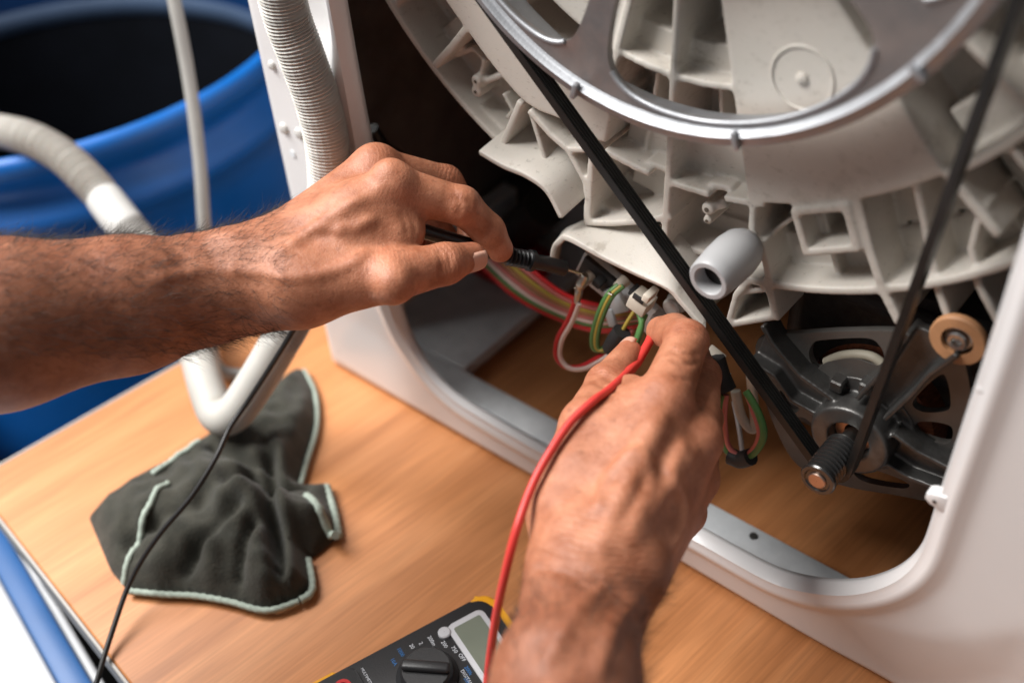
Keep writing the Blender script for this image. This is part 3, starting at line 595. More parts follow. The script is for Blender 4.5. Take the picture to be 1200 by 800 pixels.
# --- drive belt: five-ribbed band round both pulleys
c1 = np.array(PC); c2 = MC; R1, R2 = .1705, .0088; d = c2-c1; L0 = np.linalg.norm(d); th = math.atan2(d[1], d[0]); al = math.acos((R1-R2)/L0)
def carc(c, r, a0, a1, n): return [c+r*np.array([math.cos(a0+(a1-a0)*i/n), math.sin(a0+(a1-a0)*i/n)]) for i in range(n+1)]
P2 = carc(c2, R2, th-al, th+al, 14)
P1 = carc(c1, R1, th+al, th+2*math.pi-al, 110)
def seg(a, b, n): return [a+(b-a)*i/n for i in range(1, n)]
path = np.array(P2+seg(P2[-1], P1[0], 24)+P1+seg(P1[-1], P2[0], 24)); nb = len(path)
tt = np.roll(path, -1, 0)-np.roll(path, 1, 0); tt /= np.linalg.norm(tt, axis=1)[:, None]; nn = np.stack([tt[:, 1], -tt[:, 0]], 1)
BW, Y0 = .0104, .0186; sec = [(Y0, .0036), (Y0, .0004)]
for k in range(5):
    y = Y0+BW*k/5; sec += [(y+BW*.02, 0), (y+BW*.08, 0), (y+BW*.13, .0014), (y+BW*.16, .0014)] if k < 5 else []
sec = [(Y0, .0046)]
for k in range(5):
    y = Y0+BW*k/5; sec += [(y+BW*.010, .0030), (y+BW*.058, 0), (y+BW*.142, 0), (y+BW*.190, .0030)]
sec += [(Y0+BW, .0046)]; ns = len(sec); V = []; Fc = []
for i in range(nb):
    for y, h in sec: V.append((path[i, 0]+nn[i, 0]*h, y, path[i, 1]+nn[i, 1]*h))
for i in range(nb):
    for j in range(ns): Fc.append((i*ns+j, i*ns+(j+1) % ns, ((i+1) % nb)*ns+(j+1) % ns, ((i+1) % nb)*ns+j))
bb = bmesh.new(); vv = [bb.verts.new(v) for v in V]
for f in Fc: bb.faces.new([vv[i] for i in f])
bm_obj('drive_belt', bb, 'rubber_black', wm, angle=25)

# --- heater terminals, connector and wiring under the hood
YH = .044
def blk(name, a, b, y, sx, sy, sz, m, rot=0., bev=.0008, parent=wm):
    p = PY(a, b, y); bm = bmesh.new(); add_box(bm, (-sx/2, -sy/2, -sz/2), (sx/2, sy/2, sz/2), bev, 2, Matrix.Translation(Vector(p)) @ Matrix.Rotation(math.radians(rot), 4, 'Y')); return bm_obj(name, bm, m, parent)
heater = blk('heater_flange', 738, 352, .058, .085, .006, .024, 'galvanised_steel', 22)
blk('gasket', 700, 322, .053, .026, .004, .016, 'plastic_black_matt', 22, parent=heater)
blk('clamp', 722, 352, .048, .014, .004, .018, 'galvanised_steel', -38, parent=heater)
blk('clamp', 716, 372, .046, .007, .003, .014, 'galvanised_steel', -20, parent=heater)
for a, b in ((693, 322), (733, 328)):
    p = PY(a, b, .052); bm = bmesh.new(); add_cyl(bm, p, (-.15, -1, -.25), .0042, .0036, .008, 14); bm_obj('insulator', bm, 'cream_plastic', heater)
    bm = bmesh.new(); add_box(bm, (-.0018, -.010, -.0005), (.0018, 0, .0005), .0002, 1, Matrix.Translation(Vector(p)+Vector((-.001, -.006, -.002)))); bm_obj('tab', bm, 'tin_terminal', heater)
con = blk('connector', 752, 353, .040, .0135, .014, .0105, 'cream_plastic', 18, .001)
blk('connector_slot', 748, 350, .0325, .0080, .0012, .0042, 'plastic_black_matt', 18, .0002, con)
blk('connector_latch', 762, 345, .036, .005, .012, .006, 'cream_plastic', 18, .001, con)
p = PY(785, 362, .048); bm = bmesh.new(); lathe(bm, [(.0002, 0), (.005, 0), (.0062, .001), (.0062, .006), (.0075, .008), (.0075, .014)], p, (0, 1, 0), 20); bm_obj('thermistor', bm, 'hose_cuff', heater)
for a, b, m_ in ((702, 330, 'plastic_black_matt'), (771, 371, 'galvanised_steel'), (745, 341, 'plastic_black_matt')): blk('bracket', a, b, .047, .006, .008, .005, m_, 20, .0005, heater)
# crimped receptacle with the red and white wire
fa = PY(680, 333, .036); fb = PY(676, 357, .034)
rq = resample(np.array([PY(686, 322, .038), PY(681, 332, .036), PY(678, 343, .035), PY(676, 354, .034)]), .001)[0]
sweep('receptacle', rq, np.interp(np.linspace(0, 1, len(rq)), [0, .1, .4, .5, .65, .8, 1], [.0026, .0036, .0038, .0024, .0031, .0026, .0024]), 'tin_terminal', wm, 6)
def wire(pts, r, m, y=None, n=10, seg=9): return tube('wire', [PY(a, b, yy) for a, b, yy in pts], r, m, wm, seg, n)
w1 = [(676, 355, .034), (668, 376, .032), (656, 398, .029), (654, 417, .027), (664, 430, .026), (682, 431, .027), (702, 421, .030), (716, 411, .034)]
wire([(a-2.2, b-1.2, y) for a, b, y in w1], .0020, 'wire_red'); wire([(a+2.6, b+.9, y-.0016) for a, b, y in w1], .0017, 'wire_white')
w2 = [(727, 334, .044), (714, 346, .038), (704, 366, .034), (697, 390, .031), (697, 406, .030), (704, 410, .031), (716, 404, .034)]
wire([(a-2, b, y) for a, b, y in w2], .0020, 'wire_green'); wire([(a+1.2, b+.6, y-.001) for a, b, y in w2], .0012, 'wire_yellow'); wire([(a+3.8, b+1, y) for a, b, y in w2], .0017, 'wire_green')
wire([(748, 366, .038), (752, 380, .034), (748, 396, .030), (742, 408, .028)], .0019, 'wire_green'); wire([(757, 368, .038), (750, 384, .033), (745, 400, .030)], .0017, 'wire_green')
wire([(745, 362, .046), (736, 376, .040), (729, 388, .036), (722, 396, .036)], .0014, 'wire_yellow'); wire([(741, 386, .042), (735, 394, .038), (728, 400, .036)], .0019, 'wire_pink')
sweep('wire_sleeve', resample(np.array([PY(729, 388, .034), PY(722, 398, .032), PY(716, 409, .031)]), .002)[0], .0062, 'plastic_black_matt', wm, 14)
bund = [((560, 300, .10), (600, 335, .09), (650, 366, .075), (700, 382, .062), (740, 380, .055)), ]
for k, (dx, dy, m_) in enumerate(((-6, 7, 'wire_red'), (-3, 3.2, 'wire_green'), (1, 0, 'wire_white'), (5, -3.6, 'wire_pink'), (10, -7, 'wire_orange'), (15, -10, 'wire_yellow'), (20, -14, 'wire_pink'), (24, -18, 'wire_red'), (2, 9, 'wire_red'), (10, 1, 'wire_pink'), (14, -3, 'wire_green'))):
    wire([(560+dx, 296+dy*.8, .085), (606+dx*.9, 338+dy, .074), (652+dx*.5, 364+dy*1.0, .064), (700+dx*.2, 378+dy*1.1, .057), (752, 374+dy*.8, .054)], .0017, m_)
# loop of wires hanging beside the motor
for a0, m_, rr in ((0, 'wire_green', .0024), (5, 'wire_pink', .0019)):
    s = 1-a0/26; wire([(849+a0*.4, 462, .036), (844+a0, 490, .032), (848+a0, 520, .030), (866, 538-a0*.9, .029), (886-a0, 528, .030), (895-a0, 508, .032), (888-a0, 482, .036), (874, 458, .040)], rr, m_)
sweep('wire_tape', resample(np.array([PY(856, 534, .0295), PY(867, 539, .029), PY(880, 535, .029)]), .002)[0], .0056, 'plastic_black_matt', wm, 12)
sweep('motor_plug', resample(np.array([PY(836, 420, .040), PY(842, 440, .038), PY(850, 458, .036)]), .002)[0], .0075, 'plastic_black_matt', wm, 8)
blk('motor_plug', 846, 440, .040, .008, .008, .006, 'galvanised_steel', 20); blk('motor_plug', 832, 425, .05, .012, .01, .02, 'cream_plastic', 20)
tube('wire', [PY(862, 458, .05), PY(870, 490, .048), PY(884, 500, .05), PY(880, 440, .056)], .0032, 'cream_plastic', wm)
tube('wire', [PY(860, 470, .06), PY(866, 500, .055), PY(870, 530, .05)], .0016, 'grey_plastic', wm)
# pump with a red housing deep inside, dark hose
p = PY(580, 348, .15); pump = bmesh.new(); add_box(pump, (p[0]-.032, .15, max(.022, p[2]-.022)), (p[0]+.032, .21, p[2]+.024), .008, 3); pump = bm_obj('drain_pump', pump, 'red_plastic', wm)
bm = bmesh.new(); lathe(bm, [(.0002, -.02), (.026, -.02), (.03, -.015), (.03, .0), (.0002, 0)], (p[0]-.02, .240, p[2]+.05), (0, 1, 0), 24); bm_obj('pump_cap', bm, 'plastic_black_matt', pump)
tube('sump_hose', [PY(640, 240, .16), PY(610, 270, .19), PY(570, 290, .23), PY(520, 300, .26)], .018, 'rubber_black', wm, 14)
tube('wire', [PY(437, 150, .03), PY(452, 172, .04), PY(475, 190, .06), PY(500, 230, .09)], .004, 'rubber_black', wm)

# ================================================================== HOSES
def hose(name, pts, r, parts, label):
    P, u = resample(catmull(pts, 14), .0008); t = u/u[-1]
    amp = np.zeros(len(u)); 
    return P, u
hz = thing('drain_hose', PZ(262, 505, 0), 'grey corrugated drain hose looping from the machine over the cloth into the barrel', 'hose')
hp = [PY(300, -160, -.030), PY(331, 0, -.024), PY(351, 60, -.021), PY(372, 120, -.018), PY(385, 185, -.019), D(383, 260, .765), D(363, 330, .785), D(331, 395, .805), D(300, 448, .825), D(274, 484, .838), D(256, 486, .852), D(244, 460, .87), D(229, 408, .905), D(207, 345, .935), D(178, 300, .945), D(145, 262, .95), D(108, 216, .965), D(66, 178, .985), D(15, 157, 1.01), D(-60, 152, 1.08), D(-150, 175, 1.20), D(-170, 260, 1.30)]
P, u = resample(catmull(hp, 14), .0005); q = PROJ(P); rr = np.full(len(u), .0142)
def idx(px_, lo=0):
    k = lo+np.argmin(np.hypot(q[lo:, 0]-px_[0], q[lo:, 1]-px_[1])); return k
k1 = idx((331, 395)); k2 = idx((229, 408)); k3 = idx((150, 268)); k4 = idx((120, 230))
amp = np.full(len(u), .055); amp[k1:k2] = .02; amp[k2:k4] = .0; amp[k4:] = .12; s = np.where(np.arange(len(u)) < k3, u/.0024, u/.0042)
ker = np.ones(25)/25; amp = np.convolve(np.pad(amp, 12, mode='edge'), ker, 'valid')
rr = rr*(1+amp*np.sin(2*np.pi*s)); rr[:k1] *= 1.0
sweep('corrugated_tube', P, rr, 'hose_grey', hz, 20)
def cuff(a, b, r):
    Q, uu = resample(P[a:b:6], .001); n = len(Q); sweep('cuff', Q, np.interp(np.linspace(0, 1, n), [0, .06, .5, .94, 1], [r*.96, r, r*1.01, r, r*.96]), 'hose_cuff', hz, 20)
cuff(k3, k4, .0160)
sweep('clamp_ring', P[k3-26:k3], .0152*(1+.04*np.sin(np.arange(26)*1.2)), 'tube_grey', hz, 18)
it = thing('inlet_tube', PZ(250, 432, 0), 'thin grey water tube hanging down in front of the barrel', 'tube')
tube('tube', [D(170, -160, .88), D(204, 0, .91), D(221, 90, .93), D(233, 180, .945), D(239, 262, .96), D(243, 340, .99), PZ(252, 425, .012), PZ(285, 440, .0066)], .0056, 'tube_grey', it, 14, 12)

# ================================================================== CLOTH
cl = thing('cleaning_cloth', PZ(260, 620, 0), 'crumpled dark green microfibre cloth with a pale green hem on the table', 'cloth')
out_px = [(106, 610), (126, 586), (163, 561), (205, 540), (238, 518), (290, 478), (338, 442), (356, 434), (370, 462), (371, 500), (358, 545), (352, 572), (386, 570), (396, 628), (372, 648), (361, 655), (366, 690), (350, 704), (312, 716), (270, 706), (230, 699), (190, 697), (152, 694), (130, 668)]
outl = np.array([PZ(a, b, .002)[:2] for a, b in out_px]); 
gx = np.arange(outl[:, 0].min(), outl[:, 0].max(), .0022); gy = np.arange(outl[:, 1].min(), outl[:, 1].max(), .0022)
GX, GY = np.meshgrid(gx, gy, indexing='ij')
den, _ = resample(np.vstack([outl, outl[:1]]), .002); den = den[:-1]
def inside(X, Y, poly):
    r = np.zeros(X.shape, bool); x0, y0 = poly[:, 0], poly[:, 1]; x1, y1 = np.roll(x0, -1), np.roll(y0, -1)
    for a, b, c, d in zip(x0, y0, x1, y1):
        if b != d: r ^= ((b > Y) != (d > Y)) & (X < (c-a)*(Y-b)/(d-b)+a)
    return r
def edist(X, Y): return np.sqrt(np.min((X[..., None]-den[:, 0])**2+(Y[..., None]-den[:, 1])**2, -1))
ED = edist(GX, GY); IN = inside(GX, GY, outl)
ridges = [(((165, 690), (215, 620), (245, 575)), .007, .012), (((330, 705), (305, 650), (285, 600)), .016, .015), (((396, 600), (350, 606), (300, 596)), .015, .012), (((115, 612), (180, 600), (240, 575)), .006, .018), (((362, 470), (345, 510), (325, 560)), .010, .013), (((345, 690), (340, 640), (330, 590)), .008, .007), (((240, 697), (250, 650), (270, 600)), .009, .010), (((225, 560), (280, 555), (330, 535)), .006, .010)]
valleys = [(((318, 540), (322, 600), (332, 690)), .013, .0055), (((205, 694), (230, 645), (285, 612)), .010, .006), (((352, 566), (325, 572), (296, 560)), .012, .0055), (((250, 525), (285, 545), (312, 548)), .008, .005), (((150, 640), (195, 615), (235, 606)), .006, .006), (((272, 705), (285, 660), (300, 630)), .010, .005)]
def hgt(X, Y, ed):
    h = .0050+.024*(1-np.exp(-ed/.016))
    for pp, amp_, wd in ridges:
        c = resample(np.array([PZ(a, b, .02)[:2] for a, b in catmull(pp, 8)]), .004)[0]
        dd = np.sqrt(np.min((X[..., None]-c[:, 0])**2+(Y[..., None]-c[:, 1])**2, -1)); h = h + amp_*np.exp(-(dd/wd)**2)*sstep(-.004, .012, ed)
    for pp, amp_, wd in valleys:
        c = resample(np.array([PZ(a, b, .02)[:2] for a, b in catmull(pp, 8)]), .004)[0]
        dd = np.sqrt(np.min((X[..., None]-c[:, 0])**2+(Y[..., None]-c[:, 1])**2, -1)); h = h - 1.4*amp_*np.exp(-(dd/wd)**2)*sstep(.002, .016, ed)
    h = h + .0012*np.sin(X*260+3*np.sin(Y*120))*sstep(0, .02, ed) + .0010*np.sin(Y*310+X*140)*sstep(0, .02, ed)
    return h
H = hgt(GX, GY, ED); ids = -np.ones(GX.shape, int); V = []; Fc = []
okm = IN & (ED > .0010)
ids[okm] = np.arange(okm.sum()); V = np.stack([GX[okm], GY[okm], H[okm]], 1).tolist()
for i in range(GX.shape[0]-1):
    for j in range(GX.shape[1]-1):
        f = (ids[i, j], ids[i+1, j], ids[i+1, j+1], ids[i, j+1])
        if min(f) >= 0: Fc.append(f)
bm = bmesh.new(); vv = [bm.verts.new(v) for v in V]
for f in Fc: bm.faces.new([vv[k] for k in f])
be = [e for e in bm.edges if len(e.link_faces) == 1]
bv = {v for e in be for v in e.verts}
for v in bv:                                     # pull the ragged border on to the outline
    k = np.argmin((den[:, 0]-v.co.x)**2+(den[:, 1]-v.co.y)**2); v.co.x, v.co.y = den[k]; v.co.z = .0060
ex = bmesh.ops.extrude_edge_only(bm, edges=be)
for g in ex['geom']:
    if isinstance(g, bmesh.types.BMVert): g.co.z = .0004
bm_obj('fabric', bm, 'cloth_green', cl, True, 80)
def hem(pts, r=.0026, z=.0058, lift=None):
    c = resample(catmull([np.r_[PZ(a, b, z if lift is None else lift)[:2], 0] for a, b in pts], 10), .002)[0]
    if lift is None: c[:, 2] = z
    else: c[:, 2] = hgt(c[:, 0], c[:, 1], edist(c[:, 0], c[:, 1]))+.0012
    sweep('hem', c, r*(1+.12*np.sin(np.arange(len(c))*2.1)), 'cloth_hem', cl, 8)
hem([(356, 434), (369, 462), (371, 500), (359, 543), (352, 568)], .0023); hem([(382, 570), (391, 600), (396, 628)], .0036); hem([(361, 655), (366, 690), (352, 703)], .0028)
hem([(150, 692), (190, 696), (230, 698), (270, 705), (312, 715), (350, 704)], .0023)
hem([(140, 672), (160, 640), (185, 602), (203, 580)], .0023, lift=.018); hem([(183, 566), (190, 560), (205, 545), (236, 524)], .0023, lift=.016); hem([(362, 592), (378, 612), (394, 630)], .003, lift=.014)

# ================================================================== MULTIMETER
T0 = PZ(569, 697, .026)[:2]; va = (PZ(372, 797, .026)-PZ(545, 705, .026))[:2]; va /= np.linalg.norm(va); ua = np.array([-va[1], va[0]]); 
if ua[0] < 0: ua = -ua
mt = thing('multimeter', (T0[0], T0[1], .0004), 'black digital multimeter with yellow bumper ends lying on the table', 'multimeter', rotz=math.atan2(ua[1], ua[0]))
# local frame: +x across to the right, -y down the meter; written through Mw
Mw = Matrix.Translation((T0[0], T0[1], .0004)) @ Matrix.Rotation(math.atan2(ua[1], ua[0]), 4, 'Z')
def loc(px_, py_, z): p = PZ(px_, py_, z); d = p[:2]-T0; return np.array([d@ua, d@(-va)])
def rrect(x0, y0, x1, y1, r, n=6):
    P = []
    for cx, cy, a in ((x1-r, y1-r, 0), (x0+r, y1-r, 90), (x0+r, y0+r, 180), (x1-r, y0+r, 270)):
        P += [(cx+r*math.cos(math.radians(a+90*i/n)), cy+r*math.sin(math.radians(a+90*i/n))) for i in range(n+1)]
    return P
def slab(name, poly, z0, z1, m, bev=0., parent=None):
    bm = bmesh.new(); a = [bm.verts.new((x, y, z0)) for x, y in poly]; b = [bm.verts.new((x, y, z1)) for x, y in poly]; n = len(poly); bm.faces.new(a[::-1]); f1 = bm.faces.new(b)
    for i in range(n): bm.faces.new((a[i], a[(i+1) % n], b[(i+1) % n], b[i]))
    if bev: bmesh.ops.bevel(bm, geom=list(f1.edges), offset=bev, segments=3, affect='EDGES', profile=.5)
    bmesh.ops.transform(bm, matrix=Mw, verts=bm.verts); return bm_obj(name, bm, m, parent or mt)
MWD, MLN = .072, .150
slab('bumper', rrect(-.0028, -.017, MWD+.003, .004, .010), 0, .0262, 'meter_yellow', .003); slab('bumper', rrect(-.0028, -MLN-.004, MWD+.003, -MLN+.050, .010), 0, .0262, 'meter_yellow', .003)
body = slab('case', rrect(.0005, -MLN, MWD-.0005, -.0015, .011), .001, .0285, 'meter_black', .002)
fr_ = slab('screen_frame', rrect(.0095, -.035, MWD-.0045, -.0085, .004), .0285, .0297, 'meter_white', .0006)
slab('screen', rrect(.0135, -.0315, MWD-.0085, -.0120, .0015), .0297, .0300, 'lcd', 0, fr_)
kx, ky = loc(500, 787, .034); kx = max(.026, min(.04, kx))
kn = bmesh.new(); Mk = Mw @ Matrix.Translation((kx, ky, 0)); lathe(kn, [(.0195, .0285), (.0195, .0300), (.0165, .0325), (.0160, .0365), (.0148, .038), (.0002, .038)], (0, 0, 0), (0, 0, 1), 40); 
add_box(kn, (-.0036, -.0155, .0378), (.0036, .0155, .0425), .0022, 3); bmesh.ops.transform(kn, matrix=Mk @ Matrix.Rotation(math.radians(-38), 4, 'Z'), verts=kn.verts); knob = bm_obj('range_knob', kn, 'meter_black', mt)
bxx, byy = loc(521, 742, .029); bm = bmesh.new(); lathe(bm, [(.0042, .0283), (.0042, .0302), (.0034, .0308), (.0002, .0309)], (bxx, byy, 0), (0, 0, 1), 24); bmesh.ops.transform(bm, matrix=Mw, verts=bm.verts); bm_obj('button', bm, 'meter_white', mt)
sy = loc(413, 779, .029)[1]; slab('socket_panel', rrect(.003, -MLN+.004, MWD-.003, sy, .004), .0285, .0312, 'plastic_black_matt', .0012)
for k, (sx, mm_) in enumerate(((.014, 'red_plastic'), (.036, 'red_plastic'), (.058, 'plastic_black'))):
    bm = bmesh.new(); lathe(bm, [(.0055, .0310), (.0055, .0322), (.0032, .0322), (.0030, .0250)], (sx, sy-.012, 0), (0, 0, 1), 24); bmesh.ops.transform(bm, matrix=Mw, verts=bm.verts); bm_obj('socket', bm, mm_, mt)
def text(s, x, y, size, rot, m, z=.02875):
    c = bpy.data.curves.new('marking', 'FONT'); c.body = s; c.size = size; c.align_x = 'CENTER'; c.align_y = 'CENTER'; c.resolution_u = 2
    t = bpy.data.objects.new('t', c); COL.objects.link(t); dg = bpy.context.evaluated_depsgraph_get(); me = bpy.data.meshes.new_from_object(t.evaluated_get(dg)); bpy.data.objects.remove(t)
    me.transform(Mw @ Matrix.Translation((x, y, z)) @ Matrix.Rotation(math.radians(rot), 4, 'Z')); finish('marking', me, m, mt, False)
for s, a, rr_, m_ in (('OFF', 90, .0245, 'print_white'), ('750', 108, .0245, 'print_white'), ('200', 126, .0245, 'print_white'), ('200m', 146, .0255, 'print_white'), ('2', 162, .0245, 'print_white'), ('20', 176, .0245, 'print_white'), ('1000', 194, .0255, 'print_blue'), ('10A', 212, .0245, 'print_blue'), ('200k', 66, .0255, 'print_blue'), ('20k', 50, .0250, 'print_blue'), ('2k', 34, .0245, 'print_blue'), ('200', 18, .0245, 'print_yellow'), ('hFE', 0, .0250, 'print_white')):
    text(s, kx+rr_*math.cos(math.radians(a)), ky+rr_*math.sin(math.radians(a)), .0036, 0, m_)
text('DIGITAL', MWD/2+.012, -.0415, .0032, 0, 'print_white'); text('MULTIMETER', .014, sy+.004, .0026, 0, 'print_white'); text('V~', .012, ky+.031, .0042, 0, 'print_white'); text('\u03a9', MWD-.018, ky+.031, .0042, 0, 'print_blue')

# ================================================================== ARMS (signed distance fields, one skin each)
def nets(Fd, org, h):
    S = Fd < 0; c = np.zeros(tuple(s-1 for s in Fd.shape), int)
    sl_ = [slice(None, -1), slice(1, None)]
    cor = [(i, j, k) for i in (0, 1) for j in (0, 1) for k in (0, 1)]
    for i, j, k in cor: c += S[sl_[i], sl_[j], sl_[k]]
    act = (c > 0) & (c < 8); A = np.argwhere(act); idm = -np.ones(act.shape, int); idm[act] = np.arange(len(A))
    acc = np.zeros((len(A), 3)); cnt = np.zeros(len(A))
    for a in range(8):
        for b in range(a+1, 8):
            ca, cb = np.array(cor[a]), np.array(cor[b])
            if np.abs(ca-cb).sum() != 1: continue
            fa_ = Fd[tuple((A+ca).T)]; fb_ = Fd[tuple((A+cb).T)]; x = (fa_ < 0) != (fb_ < 0)
            t = np.where(x, fa_/np.where(x, fa_-fb_, 1), 0); acc += np.where(x[:, None], ca+t[:, None]*(cb-ca), 0); cnt += x
    V = org+h*(A+acc/cnt[:, None]); Q = []
    for ax in range(3):
        o1, o2 = [d for d in range(3) if d != ax]
        lo = [slice(1, -1)]*3; lo[ax] = slice(None, -1); hi = [slice(1, -1)]*3; hi[ax] = slice(1, None)
        a = S[tuple(lo)]; b = S[tuple(hi)]; E_ = np.argwhere(a != b); off = np.ones(3, int); off[ax] = 0; E_ = E_+off
        fl = S[tuple(E_.T)]
        def cell(d1, d2): e = E_.copy(); e[:, o1] += d1; e[:, o2] += d2; return idm[tuple(e.T)]
        q_ = np.stack([cell(-1, -1), cell(0, -1), cell(0, 0), cell(-1, 0)], 1)
        sg = fl if ax != 1 else ~fl
        q_[~sg] = q_[~sg][:, ::-1]; Q.append(q_)
    return V, np.concatenate(Q)
class Flesh:
    def __init__(s, lo, hi, h):
        s.h = h; s.lo = np.array(lo); n = np.ceil((np.array(hi)-s.lo)/h).astype(int)+1
        s.ax = [s.lo[i]+h*np.arange(n[i]) for i in range(3)]; s.F = np.full(tuple(n), 1., np.float32)
    def cone(s, a, b, ra, rb, k=.004, flat=None):
        a = np.array(a, float); b = np.array(b, float); m = max(ra, rb)+k*2+.004
        sl_ = []
        for i in range(3):
            l = np.searchsorted(s.ax[i], min(a[i], b[i])-m); u = np.searchsorted(s.ax[i], max(a[i], b[i])+m); sl_.append(slice(l, u))
        sl_ = tuple(sl_); g = np.meshgrid(*[s.ax[i][sl_[i]] for i in range(3)], indexing='ij')
        P_ = np.stack(g, -1)-a; ab = b-a; t = np.clip((P_@ab)/(ab@ab+1e-12), 0, 1); Q_ = P_-t[..., None]*ab
        if flat is not None:                     # (direction, factor): thinner along that direction
            fd = np.array(flat[0], float); fd /= np.linalg.norm(fd); comp = Q_@fd; Q_ = Q_+(comp*(1/flat[1]-1))[..., None]*fd
        d = np.linalg.norm(Q_, axis=-1)-(ra+(rb-ra)*t)
        f = s.F[sl_]; hh = np.clip(.5+.5*(f-d)/k, 0, 1); s.F[sl_] = f*(1-hh)+d*hh-k*hh*(1-hh)
    def groove(s, a, b, r, k=.0015):
        a = np.array(a, float); b = np.array(b, float); m = r+k*2+.003; sl_ = []
        for i in range(3):
            l = np.searchsorted(s.ax[i], min(a[i], b[i])-m); u = np.searchsorted(s.ax[i], max(a[i], b[i])+m); sl_.append(slice(l, u))
        sl_ = tuple(sl_); g = np.meshgrid(*[s.ax[i][sl_[i]] for i in range(3)], indexing='ij')
        P_ = np.stack(g, -1)-a; ab = b-a; t = np.clip((P_@ab)/(ab@ab+1e-12), 0, 1); d = -(np.linalg.norm(P_-t[..., None]*ab, axis=-1)-r)
        f = s.F[sl_]; hh = np.clip(.5-.5*(f-d)/k, 0, 1); s.F[sl_] = f*(1-hh)+d*hh+k*hh*(1-hh)
    def chain(s, P_, R_, k=.004):
        for i in range(len(P_)-1): s.cone(P_[i], P_[i+1], R_[i], R_[i+1], k)
FW = ROT[:, 2]                                   # viewing direction, used for "towards the camera" offsets
def surf(fl_, a, b):                             # distance at which the skin is met when looking through (a, b)
    dep = np.linspace(.42, .80, 900); P_ = CAM+ray(a, b)*(dep/F)[:, None]; I_ = np.round((P_-fl_.lo)/fl_.h).astype(int)
    ok_ = np.all((I_ >= 0) & (I_ < np.array(fl_.F.shape)), 1); v_ = np.full(len(dep), 1.); v_[ok_] = fl_.F[tuple(I_[ok_].T)]
    k = np.argmax(v_ < 0); return dep[k] if v_[k] < 0 else None
def on_skin(fl_, pts_, off, r, k, cut=False):
    c_ = catmull(pts_, 4); Q_ = [(a, b, surf(fl_, a, b)) for a, b in c_]; Q_ = [D(a, b, d+off) for a, b, d in Q_ if d is not None]
    for a, b in zip(Q_[:-1], Q_[1:]):
        if np.linalg.norm(a-b) < .02: (fl_.groove(a, b, r, k) if cut else fl_.cone(a, b, r, r, k))
def arm_mesh(fl, name, joints, parent, tanf):
    Fs = fl.F
    for _ in range(2):                           # soften
        for ax in range(3): Fs = (np.roll(Fs, 1, ax)+2*Fs+np.roll(Fs, -1, ax))/4
    V_, Q_ = nets(Fs, fl.lo, fl.h)
    o_ = mesh_obj(name, V_, Q_, 'skin', parent, True)
    me = o_.data; n = len(me.vertices); co = np.empty(n*3); me.vertices.foreach_get('co', co); co = co.reshape(-1, 3)+np.array(world_of(parent).translation)
    kn_ = np.zeros(n); wr = np.zeros(n); al_ = np.zeros(n); best = np.full(n, 9.)
    for p, dr, rad, kr, ws in joints:
        dd = np.linalg.norm(co-p, axis=1); g = np.exp(-(dd/rad)**2); kn_ = np.maximum(kn_, kr*g); wr = np.maximum(wr, ws*g)
        sel = dd < best; best[sel] = dd[sel]; al_[sel] = ((co-p)@dr)[sel]*100
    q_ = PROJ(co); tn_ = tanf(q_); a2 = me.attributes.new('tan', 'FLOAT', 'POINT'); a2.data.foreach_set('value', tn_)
    at_ = me.attributes.new('feat', 'FLOAT_COLOR', 'POINT'); at_.data.foreach_set('color', np.stack([kn_, wr, al_*.5+.5, np.ones(n)], 1).ravel())
    bmq = bmesh.new(); bmq.from_mesh(me); bmesh.ops.recalc_face_normals(bmq, faces=bmq.faces); bmq.to_mesh(me); bmq.free()
    return o_
def unit(v): return v/np.linalg.norm(v)
per = thing('person', (.05, -.50, -.76), 'two bare tanned forearms with hands holding the test probes at the machine', 'person')
def J(P_, i): a = P_[max(0, i-1)]; b = P_[min(len(P_)-1, i+1)]; return unit(b-a)

# ---- left arm
pts = dict(e=D(-150, 402, .575), f0=D(0, 380, .60), f1=D(150, 357, .63), f2=D(245, 338, .65), w=D(300, 322, .655))
_a = np.array([D(-400, 445, .53), D(-150, 402, .575), D(600, 170, .78), D(600, 330, .62), D(0, 250, .60), D(400, 390, .62), D(400, 170, .75)])
fl = Flesh(_a.min(0)-.058, _a.max(0)+.058, .0012)
fl.cone(D(-400, 445, .53), pts['e'], .047, .050, .01)
fl.cone(pts['e'], pts['f0'], .050, .0455, .01); fl.cone(pts['f0'], pts['f1'], .0455, .0378, .01); fl.cone(pts['f1'], pts['f2'], .0378, .0312, .01); fl.cone(pts['f2'], pts['w'], .0312, .0280, .01)
I = [D(462, 222, .655), D(541, 241, .668), D(572, 270, .680), D(586, 292, .687)]
Mi = [D(441, 199, .685), D(522, 214, .712), D(554, 258, .718), D(548, 286, .712)]
Ri = [D(424, 216, .712), D(498, 236, .738), D(520, 280, .735), D(506, 296, .725)]
Pk = [D(408, 242, .732), D(468, 262, .752), D(492, 292, .748), D(484, 302, .738)]
Th = [D(352, 334, .642), D(456, 324, .636), D(522, 309, .650), D(553, 300, .662)]
w = pts['w']
fl.cone(w, I[0], .0255, .0150, .014); fl.cone(w+FW*.012, Mi[0], .0250, .0155, .014); fl.cone(w+FW*.022, Ri[0], .0240, .015, .014); fl.cone(w+FW*.028, Pk[0], .022, .014, .014)
fl.cone(D(310, 330, .650), Th[0], .0270, .0235, .014); fl.cone(Th[0], Th[1], .0230, .0150, .012)
fl.cone(D(410, 285, .652), D(462, 283, .652), .020, .0130, .012); fl.cone(D(420, 255, .655), D(474, 268, .658), .018, .0120, .012)
for c_, r_0 in ((I, (.0145, .0114, .0102, .0084)), (Mi, (.0142, .0110, .0095, .0078)), (Ri, (.0138, .0104, .009, .0076)), (Pk, (.012, .0092, .008, .007))): fl.chain(c_, r_0, .0035)
